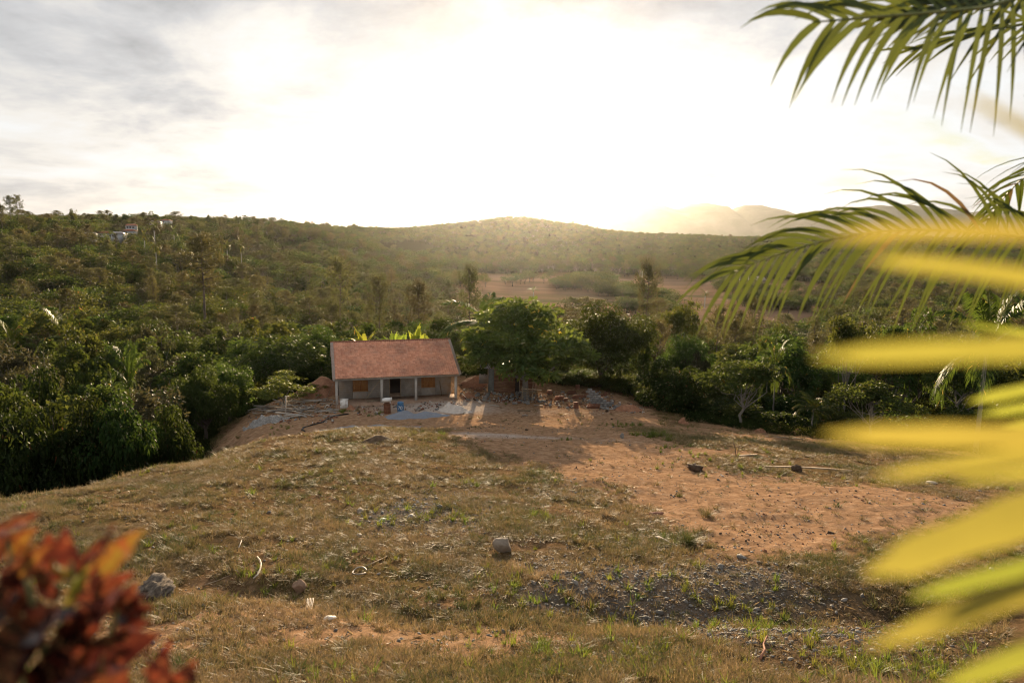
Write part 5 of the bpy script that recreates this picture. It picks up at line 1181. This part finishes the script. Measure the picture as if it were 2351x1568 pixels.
scatter('pebbles', np.column_stack([q, hgt(q[:, 0], q[:, 1]) + s * .12]), np.stack([rng.normal(0, .3, n), rng.normal(0, .3, n), rng.uniform(0, 6.28, n)], 1), np.stack([s, s, s], 1), rng.choice(5, n), pm, 'grey gravel pebbles spread over the worn slope', 'pebbles'); print('pebbles', n)
# small clods on the dirt
q = field_pts(9000, 18, 60, -.2, .75, p=.5); z_ = zones(q[:, 0], q[:, 1]); q = q[rng.random(len(q)) < z_['dirt'] * .8 * sstep(-.1, .45, fbm(q[:, 0] / 2.2, q[:, 1] / 2.2, 97, 4))]; n = len(q); s = np.exp(rng.normal(-3.35, .5, n))
cm_ = [chip_mesh('clod', 60, M['redsoil'], .8), chip_mesh('clod', 61, M['clod'], .8), chip_mesh('clod', 62, M['sand'], .6)]
scatter('dirt_clods', np.column_stack([q, hgt(q[:, 0], q[:, 1]) + s * .1]), np.stack([rng.normal(0, .3, n), rng.normal(0, .3, n), rng.uniform(0, 6.28, n)], 1), np.stack([s, s, s], 1), rng.choice(3, n, p=[.55, .3, .15]), cm_, 'small clods and chips on the bare red dirt', 'dirt')
# ground cover under the trees and at the edge of the woods
M['cover'] = leaf_mat('undergrowth leaves', (.010, .018, .006), (.035, .052, .014), (.10, .11, .02), .25, .85, .08, .3)
gcm = crown_mesh('ground_cover', np.random.default_rng(3), [(rng.uniform(-.8, .8), rng.uniform(-.8, .8), .12, .3, .3, .3) for _ in range(9)], 420, .14, M['cover'], .5, .3, .6, .5)
gcm2 = crown_mesh('ground_cover', np.random.default_rng(4), [(rng.uniform(-.8, .8), rng.uniform(-.8, .8), .15, .3, .3, .35) for _ in range(9)], 420, .14, M['cover'], .4, .3, .6, .6)
q = field_pts(26000, 27, 120, -.95, 1.0, p=.3); z_ = zones(q[:, 0], q[:, 1]); q = q[z_['forest'] > .6]; n = len(q); s = rng.uniform(.6, 1.3, n) * (1 + (q[:, 1] > 70) * .5)
scatter('undergrowth', np.column_stack([q, hgt(q[:, 0], q[:, 1])]), np.stack([np.zeros(n), np.zeros(n), rng.uniform(0, 6.28, n)], 1), np.stack([s, s, s], 1), rng.choice(2, n), [gcm, gcm2], 'leafy undergrowth below the trees of the slope', 'undergrowth'); print('undergrowth', n)

# ------------------------------------------------------------------ stones, sticks and tufts one can point to
def rk(X, Y, s, mat, label, seed, name='rock', **k): return rock(name, G(X, Y), s, mat, label, seed, **k)
rk(1156, 1266, (.36, .28, .30), M['stone'], 'pale angular rock alone in the middle of the slope', 4, ang=True, rough=.05, sink=.14)
rk(360, 1366, (.48, .30, .20), M['roughstone'], 'dark pitted rock beside the red-leaved plant', 5, rough=.75, sink=.22, sub=4)
rk(690, 1362, (.21, .19, .26), M['brownstone'], 'upright brown rock behind the split wood', 6, ang=True, rough=.12, sink=.12)
rk(760, 1424, (.16, .09, .08), material('white stone', (.60, .52, .42), .7, (.72, .66, .58), 6, .4), 'small white stone below the brown rock', 7, ang=True, rough=.08, sink=.15, name='stone')
rk(1596, 1079, (.42, .3, .22), M['clod'], 'dark earth clod on the grass strip across the dirt', 8, name='clod', cat='clod', rough=.5)
rk(1828, 1082, (.28, .22, .22), M['clod'], 'smaller dark clod near the long bleached board', 9, name='clod', cat='clod', rough=.5)
rk(1428, 1005, (.12, .12, .22), M['pebble'], 'little grey stone standing on the bright dirt', 11, name='stone', cat='stone')
rk(822, 1232, (.15, .11, .06), M['pebble'], 'flat grey stone left of the gravel patch', 12, name='stone', cat='stone')
rk(828, 1175, (.22, .12, .08), M['stone'], 'flat buff stone above the gravel patch', 14, name='stone', cat='stone')
rk(878, 1195, (.14, .08, .06), material('white pebble', (.7, .68, .66), .6), 'white pebble at the left of the gravel patch', 15, name='stone', cat='stone')
rk(1505, 1180, (.32, .12, .05), M['red_clay'], 'flat reddish shard in the grass right of the pale rock', 16, name='shard', cat='shard')
rk(945, 1192, (.19, .15, .11), M['pebble'], 'larger dark grey stone in the gravel patch', 17, name='stone', cat='stone')
rk(1010, 1165, (.14, .1, .07), M['pebble'], 'grey stone at the top of the gravel patch', 18, name='stone', cat='stone')
rk(2140, 1111, (.22, .1, .1), M['bone'], 'pale chip on the grass among the yellow leaflets', 19, name='stone', cat='stone')
rk(1700, 1280, (.12, .1, .06), M['pebble'], 'grey stone where the gravel meets the dirt', 20, name='stone', cat='stone')
def stick(name, px, rad, mat, label, cat='stick', lift=.03, z=None, taper=.5):
    pts = []
    for i, q in enumerate(px): p = G(q[0], q[1]); p.z += lift + (z[i] if z else 0); pts.append(p)
    if len(pts) == 2: m_ = (pts[0] + pts[1]) / 2; m_.z = max(m_.z, hz(m_.x, m_.y) + lift); m_.x += .03; pts.insert(1, m_)
    m = MB(); m.tube(pts, [rad * (1 - taper * i / (len(pts) - 1)) for i in range(len(pts))], 7); return tag(m.build(name, mat, smooth=True), label, cat)
stick('curved_stick', [(583, 1330), (592, 1323), (598, 1312), (600, 1302), (597, 1294), (591, 1285)], .026, M['bone'], 'curved bleached stick like a horn on the grass', z=[0, .02, .05, .07, .08, .06], taper=.3)
g = G(826, 1314); m = MB(); ring = []
for k in range(24): q = .35 + 5.6 * k / 23; x_, y_ = g.x + .17 * math.cos(q), g.y + .17 * math.sin(q) * 1.2; ring.append((x_, y_, hz(x_, y_) + .035 + .05 * max(0, math.sin(q))))
m.tube(ring, .018, 7); o = m.build('ring', material('worn cable', (.10, .09, .08), .4, (.5, .44, .36), 7), smooth=True); tag(o, 'loop of worn cable lying on the grass', 'cable loop')
stick('stick', [(840, 1302), (860, 1293), (888, 1279)], .02, M['wood'], 'thin stick reaching right from the cable loop')
stick('stick', [(1122, 1424), (1150, 1412), (1190, 1392)], .022, M['wood'], 'thin brown stick on the dark grass right of centre')
stick('stick', [(1345, 1497), (1362, 1487), (1385, 1476)], .035, M['clod'], 'dark knobbly stick near the bottom of the slope')
stick('stick', [(1448, 1475), (1445, 1458), (1440, 1445)], .03, M['wood'], 'short upright stub of wood beside the knobbly stick', z=[0, .05, .1])
stick('stick', [(1405, 1243), (1440, 1242), (1478, 1244)], .02, M['wood'], 'brown stick lying left of the grass tussock')
stick('stick', [(548, 1260), (552, 1250), (556, 1240)], .018, M['bone'], 'short pale splinter on the left grass')
stick('stick', [(470, 1345), (500, 1335), (530, 1322)], .014, M['wood'], 'thin twig right of the pitted rock')
stick('stick', [(1050, 1533), (1068, 1536), (1092, 1542)], .022, M['bone'], 'bleached stick at the bottom edge of the photo')
stick('root', [(1745, 1515), (1755, 1500), (1752, 1490), (1760, 1478)], .022, material('reddish root', (.30, .12, .08), .8, (.4, .2, .12), 9), 'reddish twisted root in the dark grass', z=[0, .05, .07, .13])
stick('stick', [(1655, 1455), (1680, 1456), (1708, 1457)], .014, M['bone'], 'straight pale straw below the gravel on the right')
plank(G(1508, 1238) + Vector((0, 0, .10)), G(1562, 1262) + Vector((0, 0, .03)), 'split grey board lying against the grass tussock', w_=.12, t_=.03)
for i in range(5):
    pass
sw = empty('split_wood', G(712, 1396), .2, 'splintered pinkish piece of wood below the brown rock', 'wood')
m = MB()
for k in range(5): m.add(*(lambda V: (V, [(0, 1, 2, 3), (4, 5, 6, 7), (0, 1, 5, 4), (1, 2, 6, 5), (2, 3, 7, 6), (3, 0, 4, 7)]))([(-.06 + k * .025, -.16, .04), (-.04 + k * .025, -.17, .05), (-.04 + k * .025, -.17, .08), (-.06 + k * .025, -.16, .07), (-.08 + k * .033, .16 + .05 * (k % 2), .11), (-.065 + k * .033, .2, .12), (-.065 + k * .033, .2, .14), (-.08 + k * .033, .16, .13)]))
m.build('shaft', M['greywood'], sw); MB().box((-.07, -.185, .03), (.075, -.16, .10)).build('cut_end', M['bone'], sw)
ts = [tuft(80, 240, .42, .20, .95, M['green_grass'], .006, 3, .35)]
o = bpy.data.objects.new('grass_tussock', tuft(81, 340, .46, .24, 1.0, M['grass'], .006, 3, .15)); C.objects.link(o); o.location = G(1580, 1248); tag(o, 'spiky grass tussock at the edge of the red dirt', 'tussock')
for X, Y, s, lb in [(1625, 1185, .8, 'brown grass tuft on the bare dirt slope'), (1560, 1140, .5, 'small dark tuft on the dirt'), (1500, 1002, 1.2, 'bright green grass clump at the far edge of the dirt'), (1470, 978, .9, 'green weed clump at the edge of the shaded dirt'), (1535, 1012, 1.0, 'round green clump right of the bright grass clump'), (1015, 1000, .8, 'dark weed tuft on the edge of the grassy crest')]:
    o2 = bpy.data.objects.new('grass_tussock', tuft(90 + int(X), 150, .42, .24, .9, M['green_grass'] if X in (1500, 1470, 1535, 1015) else M['grass'], .008, 3, .3)); C.objects.link(o2); o2.location = G(X, Y); o2.scale = (s * 1.2, s * 1.2, s); tag(o2, lb, 'tussock')
g = G(456, 1022); m = MB(); ti = []
for k in range(5):
    V, F = leaflet(g + Vector((rng.normal(0, .04), 0, 0)), Vector((rng.normal(.1, .3), -.1, 1)), Vector((0, -1, .2)), rng.uniform(.35, .6), .1, .5); m.add(V, F); ti.append(np.full(len(V), .95))
o = m.build('seedling', M['banana'], attrs={'tint': np.concatenate(ti)}); tag(o, 'yellow leaf standing up at the rim of the grass slope', 'seedling')
m = MB(); g = G(1690, 1050)
for k in range(5): a = rng.uniform(0, 6); m.tube([g, g + Vector((math.cos(a) * .1, 0, .5)), g + Vector((math.cos(a) * .3, 0, 1.0))], [.012, .01, .004], 5)
tag(m.build('dry_weed', M['wood']), 'bare dry weed stalks by the dirt lane', 'weed')
# ------------------------------------------------------------------ red-leaved plant beside the camera
def croton_material():
    m = bpy.data.materials.new('mottled red leaves'); m.use_nodes = True; nt = m.node_tree; b = nt.nodes['Principled BSDF']; out = nt.nodes['Material Output']
    oi = nd(nt, 'ShaderNodeObjectInfo'); tc = nd(nt, 'ShaderNodeTexCoord'); at = nd(nt, 'ShaderNodeAttribute'); at.attribute_name = 'tint'
    base = ramp(nt, at.outputs['Fac'], [(0, (.008, .004, .005)), (.3, (.028, .007, .006)), (.52, (.070, .013, .009)), (.72, (.135, .036, .011)), (.86, (.27, .13, .018)), (1, (.14, .17, .022))])
    n1 = noise(nt, tc.outputs['Object'], 26, 4, .6, .4); c = mixc(nt, ramp(nt, n1, [(.50, (0, 0, 0)), (.66, (.8, .8, .8))]), base, (.26, .05, .02))
    n2 = noise(nt, tc.outputs['Object'], 40, 2, .5); c = mixc(nt, ramp(nt, n2, [(.62, (0, 0, 0)), (.70, (.7, .7, .7))]), c, (.42, .14, .05))
    nt.links.new(c, b.inputs['Base Color']); b.inputs['Roughness'].default_value = .26; b.inputs['Specular IOR Level'].default_value = .6
    g = nd(nt, 'ShaderNodeGamma'); nt.links.new(c, g.inputs[0]); g.inputs[1].default_value = .92
    add_transl(nt, b, out, .35, g.outputs[0]); return m
M['croton'] = croton_material(); M['cstem'] = material('green brown stem', (.07, .08, .025), .6, (.16, .15, .05), 20)
cbase = Vector((-.62, 1.15, hz(-.62, 1.15) - .03))
croton = empty('croton_plant', cbase, 0, 'red and orange leaved croton bush at the lower left beside the camera', 'plant')
def cleaf(base, tip, width, tint, nrm, curl=.25):
    base, tip = Vector(base), Vector(tip); d = tip - base; L_ = d.length; d.normalize(); side = d.cross(nrm).normalized(); nn = side.cross(d); V = []; F = []; ti = []; seg = 8
    for i in range(seg + 1):
        t = i / seg; wv = width * .5 * max(.04, math.sin(math.pi * min(1, t ** .8 * .96 + .03)) ** .75) ; c_ = base + d * L_ * t + nn * (math.sin(t * math.pi) * curl * L_ * .35) + nn * .006 * math.sin(t * 16)
        for s in (-1, -.5, 0, .5, 1): V.append(tuple(c_ + side * wv * s + nn * (abs(s) * .30 * wv + .004 * math.sin(t * 22 + s * 3)) - cbase)); ti.append(np.clip(tint + (.25 if s == 0 else 0) * .6 + rng.normal(0, .02), 0, 1))
    for i in range(seg):
        for s in range(4): a = i * 5 + s; F.append((a, a + 1, a + 6, a + 5))
    return build('leaf', V, F, M['croton'], croton, attrs={'tint': ti}, smooth=True)
m = MB(); stems = [((150, 1600), (165, 1290), 1.32), ((120, 1600), (60, 1330), 1.25), ((210, 1600), (270, 1400), 1.38), ((60, 1600), (20, 1240), 1.45), ((320, 1640), (405, 1560), 1.30), ((200, 1620), (240, 1500), 1.2)]
for a, b, y in stems:
    p0 = cbase + Vector((rng.normal(0, .03), rng.normal(0, .03), 0)); p1 = P(*a, y); p2 = P(*b, y); m.tube([p0 - cbase, (p0 * .4 + p1 * .6) - cbase, p1 - cbase, (p1 + p2) / 2 - cbase + Vector((.005, 0, 0)), p2 - cbase], [.012, .011, .009, .007, .004], 7)
m.build('stem', M['cstem'], croton, smooth=True)
LV = [((232, 1318), (332, 1215), 46, .80, 1.30), ((188, 1310), (262, 1203), 36, .38, 1.36), ((150, 1330), (152, 1210), 60, .40, 1.33), ((15, 1275), (84, 1212), 40, .74, 1.45), ((-30, 1228), (92, 1176), 24, .62, 1.45), ((205, 1325), (120, 1288), 36, .97, 1.28), ((160, 1395), (218, 1285), 20, .97, 1.26),
      ((232, 1400), (308, 1312), 50, .55, 1.36), ((270, 1425), (312, 1338), 44, .50, 1.38), ((275, 1425), (352, 1388), 34, .52, 1.40), ((268, 1430), (335, 1365), 30, .48, 1.41), ((265, 1420), (345, 1400), 24, .46, 1.36), ((205, 1500), (372, 1452), 62, .42, 1.30), ((150, 1490), (246, 1368), 70, .10, 1.24), ((60, 1362), (118, 1468), 62, .56, 1.22), ((95, 1570), (270, 1500), 74, .45, 1.2),
      ((150, 1590), (300, 1535), 70, .58, 1.18), ((402, 1600), (392, 1468), 56, .36, 1.28), ((415, 1590), (450, 1510), 54, .12, 1.30), ((330, 1610), (470, 1575), 40, .88, 1.27), ((40, 1420), (-40, 1330), 70, .18, 1.3), ((90, 1400), (20, 1290), 66, .20, 1.28), ((120, 1380), (80, 1270), 60, .28, 1.38), ((180, 1380), (255, 1290), 54, .30, 1.42),
      ((100, 1310), (40, 1240), 44, .82, 1.5), ((130, 1320), (110, 1225), 50, .5, 1.42), ((170, 1360), (240, 1235), 44, .6, 1.44), ((60, 1470), (170, 1400), 74, .12, 1.2), ((0, 1500), (110, 1420), 80, .10, 1.2), ((-20, 1560), (90, 1480), 90, .08, 1.18), ((120, 1520), (220, 1420), 66, .18, 1.24), ((60, 1580), (190, 1490), 70, .20, 1.17), ((-40, 1420), (40, 1360), 80, .12, 1.24), ((200, 1570), (330, 1490), 50, .30, 1.33), ((350, 1600), (340, 1492), 26, .30, 1.33), ((270, 1470), (350, 1425), 40, .44, 1.42), ((40, 1330), (115, 1250), 40, .70, 1.36), ((0, 1330), (70, 1285), 46, .35, 1.4), ((210, 1420), (290, 1360), 44, .22, 1.45), ((20, 1600), (60, 1500), 90, .15, 1.15), ((230, 1620), (300, 1560), 70, .5, 1.2), ((-50, 1300), (30, 1230), 50, .6, 1.5)]
for a, b, wpx, tn, y in LV:
    nr = Vector((rng.normal(0, .45), -1 + rng.normal(0, .2), rng.normal(.5, .35))).normalized()
    cleaf(P(*a, y + .05), P(*b, y - rng.uniform(-.02, .06)), wpx / FPX * y * 1.36, tn, nr, rng.normal(.1, .25))

# ------------------------------------------------------------------ yellow leaflets of the small palm beside the camera
M['yellow'] = leaf_mat('yellow palm leaflet', (.13, .12, .02), (.31, .265, .05), (.43, .36, .06), .52, .35, .45, .08, hue=.012)
M['ygreen'] = leaf_mat('yellow-green palm leaflet', (.08, .10, .02), (.20, .22, .035), (.38, .40, .05), .50, .35, .45, .08, hue=.012)
M['rachis'] = material('yellow palm stalk', (.30, .27, .05), .5, (.36, .30, .06), 8)
pb = Vector((.95, .75, hz(.95, .75) - .02)); areca = empty('areca_palm', pb, 0, 'small palm with yellow backlit leaflets at the right beside the camera', 'palm')
def areca_frond(rpts, lv):
    r_ = MB(); r_.tube([Vector(p) - pb for p in rpts], [.010 - .006 * i / (len(rpts) - 1) for i in range(len(rpts))], 8); fo = r_.build('frond', M['rachis'], areca, smooth=True)
    for tipk, (base, mid, tip, w_, mt, tn) in enumerate(lv):
        V = []; F = []; seg = 14; ti = []
        for i in range(seg + 1):
            t = i / seg; q = (1 - t) ** 2 * base + 2 * t * (1 - t) * mid + t * t * tip; dq = (2 * (1 - t) * (mid - base) + 2 * t * (tip - mid)).normalized()
            view = (q - cam.location).normalized(); sd = dq.cross(view).normalized(); nn = sd.cross(dq); w2 = w_ * .5 * (1.06 - .5 * t ** 2.2) * min(1, ((1 - t) * 6 + .15)) * min(1, .5 + t * 3) * (1 + .06 * math.sin(t * 17 + tipk))
            sd = (sd + nn * .35).normalized()
            for s in (-1, 0, 1): V.append(tuple(q + sd * w2 * s + nn * (abs(s) * .25 * w2) - pb)); ti.append(float(np.clip(.12 + t * 1.0 * tn * 1.35 - (.18 if s == 0 else 0) + .06 * math.sin(t * 23 + s), 0, .92)))
        for i in range(seg):
            a = i * 3; F += [(a, a + 1, a + 4, a + 3), (a + 1, a + 2, a + 5, a + 4)]
        build('leaflet', V, F, mt, fo, attrs={'tint': ti}, smooth=True)
def lv(tipx, basex, wpx, y0, y1, mt='yellow', tn=.6, sag=0): 
    b, t = P(*basex, y1), P(*tipx, y0); mid = (b + t) / 2 + Vector((0, 0, sag)); return (b, mid, t, wpx / FPX * (y0 + y1) / 2, M[mt], tn)
rp = [pb, P(2640, 2100, .85), P(2600, 1600, .80), P(2570, 1200, .78), P(2540, 900, .74), P(2520, 640, .72), P(2500, 470, .70)]
areca_frond(rp, [lv((1900, 545), (2515, 548), 40, .58, .70, sag=.012), lv((1985, 592), (2520, 668), 44, .60, .70, 'yellow', .45, .006), lv((1868, 818), (2535, 792), 62, .56, .72, 'yellow', .52), lv((1890, 998), (2550, 1005), 66, .56, .74, 'yellow', .7), lv((2005, 1096), (2555, 1030), 42, .62, .75, sag=.008), lv((2170, 1098), (2560, 1075), 34, .64, .75),
                 lv((1985, 1318), (2570, 1120), 112, .56, .76, sag=.01), lv((2085, 1372), (2580, 1250), 46, .66, .78, 'ygreen', .5, .004), lv((1988, 1488), (2590, 1290), 66, .58, .78, 'yellow', .48, .012), lv((2150, 1578), (2600, 1430), 60, .62, .80, 'ygreen', .9, .006), lv((2260, 1650), (2610, 1540), 50, .64, .8), lv((2215, 215), (2500, 380), 22, .60, .70, 'yellow', .2)])
areca_frond([pb, P(2700, 2000, 1.25), P(2660, 1300, 1.25), P(2560, 900, 1.25), P(2480, 780, 1.25)], [lv((2222, 922), (2580, 850), 36, 1.1, 1.25, 'ygreen', .8), lv((2245, 952), (2590, 900), 28, 1.1, 1.25, 'ygreen', .6), lv((2300, 975), (2600, 950), 26, 1.1, 1.25, 'ygreen', .9), lv((2200, 742), (2560, 790), 14, 1.15, 1.25, 'ygreen', .3)])

# ------------------------------------------------------------------ the coconut palm whose fronds reach in from the right
M['frond'] = leaf_mat('coconut leaflets', (.016, .034, .008), (.055, .085, .016), (.145, .165, .02), .32, .24, .6, .05, dead=(.10, .06, .022), hue=.015)
M['frondstalk'] = material('frond stalk', (.10, .12, .03), .45, (.20, .19, .06), 10)
tp = Vector((5.6, 5.6, hz(5.6, 5.6) - .1)); cro = Vector((5.2, 5.5, H + .75))
cpalm = empty('coconut_palm', tp, 0, 'coconut palm standing right of the frame whose green fronds hang into the top right', 'palm')
m = MB(); m.tube([Vector((0, 0, 0)), (cro - tp) * .3 + Vector((.1, 0, 0)), (cro - tp) * .7 + Vector((.08, 0, 0)), cro - tp], [.2, .14, .12, .11], 12); m.build('trunk', M['pale_bark'], cpalm, smooth=True)
def near_frond(pts, n, ln, wd, droop, spread, lift, tint0, seed, start=.1, fold=.3, updir=None):
    R = np.random.default_rng(seed); lm_ = MB(); rm = MB(); ti = []
    frond_mesh(lm_, R, [Vector(p) - tp for p in pts], n, ln, wd, droop, spread, start, lift, 6, fold, .022, ti, tint0, rm, updir=updir)
    fo = rm.build('frond', M['frondstalk'], cpalm, smooth=True); build('leaflets', np.concatenate(lm_.v), lm_.f, M['frond'], fo, attrs={'tint': np.concatenate(ti)}, smooth=True)
def spline(pts, n=14):
    pts = [Vector(p) for p in pts]; out = []
    for i in range(n + 1):
        f = i / n * (len(pts) - 1); k = min(int(f), len(pts) - 2); t = f - k; p0, p1, p2, p3 = pts[max(k - 1, 0)], pts[k], pts[k + 1], pts[min(k + 2, len(pts) - 1)]
        out.append(.5 * ((2 * p1) + (p2 - p0) * t + (2 * p0 - 5 * p1 + 4 * p2 - p3) * t * t + (3 * p1 - p0 - 3 * p2 + p3) * t ** 3))
    return out
UPV = Vector((.1, -1, .25))
near_frond(spline([cro, P(2450, -10, 5.0), P(2280, 15, 4.7), P(2130, 30, 4.45), P(1980, 42, 4.3), P(1865, 52, 4.2)]), 38, 1.05, .048, .9, 66, .05, .45, 201, .05, updir=UPV)
near_frond(spline([cro, P(2480, -60, 5.6), P(2330, -20, 5.5), P(2200, 5, 5.3), P(2120, 22, 5.2), P(2050, 40, 5.1)]), 30, 1.05, .045, .25, 15, .05, .12, 203, .05, updir=UPV)
near_frond(spline([cro, P(2520, 552, 6.2), P(2300, 538, 6.1), P(2100, 526, 6.0), P(1930, 545, 5.85), P(1790, 583, 5.7), P(1675, 628, 5.6)]), 46, 1.12, .042, 1.15, 54, .10, .5, 207, .05, updir=UPV)
near_frond(spline([cro, P(2480, 60, 6.4), P(2330, 60, 6.3), P(2200, 85, 6.2), P(2090, 120, 6.1)]), 16, .8, .035, .5, 24, .05, .1, 205, .05, updir=UPV)
for az, el, sd in [(.2, .9, 1), (1.0, .5, 2), (1.5, .2, 3), (-.6, .6, 4), (-1.4, .3, 5)]:
    near_frond(arch(cro, az, el, 2.6, 1.3, 9), 26, .75, .045, 1.1, 60, .1, .4, 300 + sd)
# ------------------------------------------------------------------ the air
bpy.ops.object.select_all(action='DESELECT') if False else None
hb = MB().box((-8200, -7900, -120), (8200, 8200, 205)); hz_m = bpy.data.materials.new('haze'); hz_m.use_nodes = True; nt = hz_m.node_tree; nt.nodes.clear()
pv = nt.nodes.new('ShaderNodeVolumePrincipled'); pv.inputs['Color'].default_value = (.92, .91, .88, 1); pv.inputs['Density'].default_value = .00003; pv.inputs['Anisotropy'].default_value = .85
ou = nt.nodes.new('ShaderNodeOutputMaterial'); nt.links.new(pv.outputs[0], ou.inputs['Volume'])
hzo = hb.build('haze', hz_m); tag(hzo, 'thin warm haze filling the valley air', 'haze', kind='stuff')
print('objects', len(S.objects))
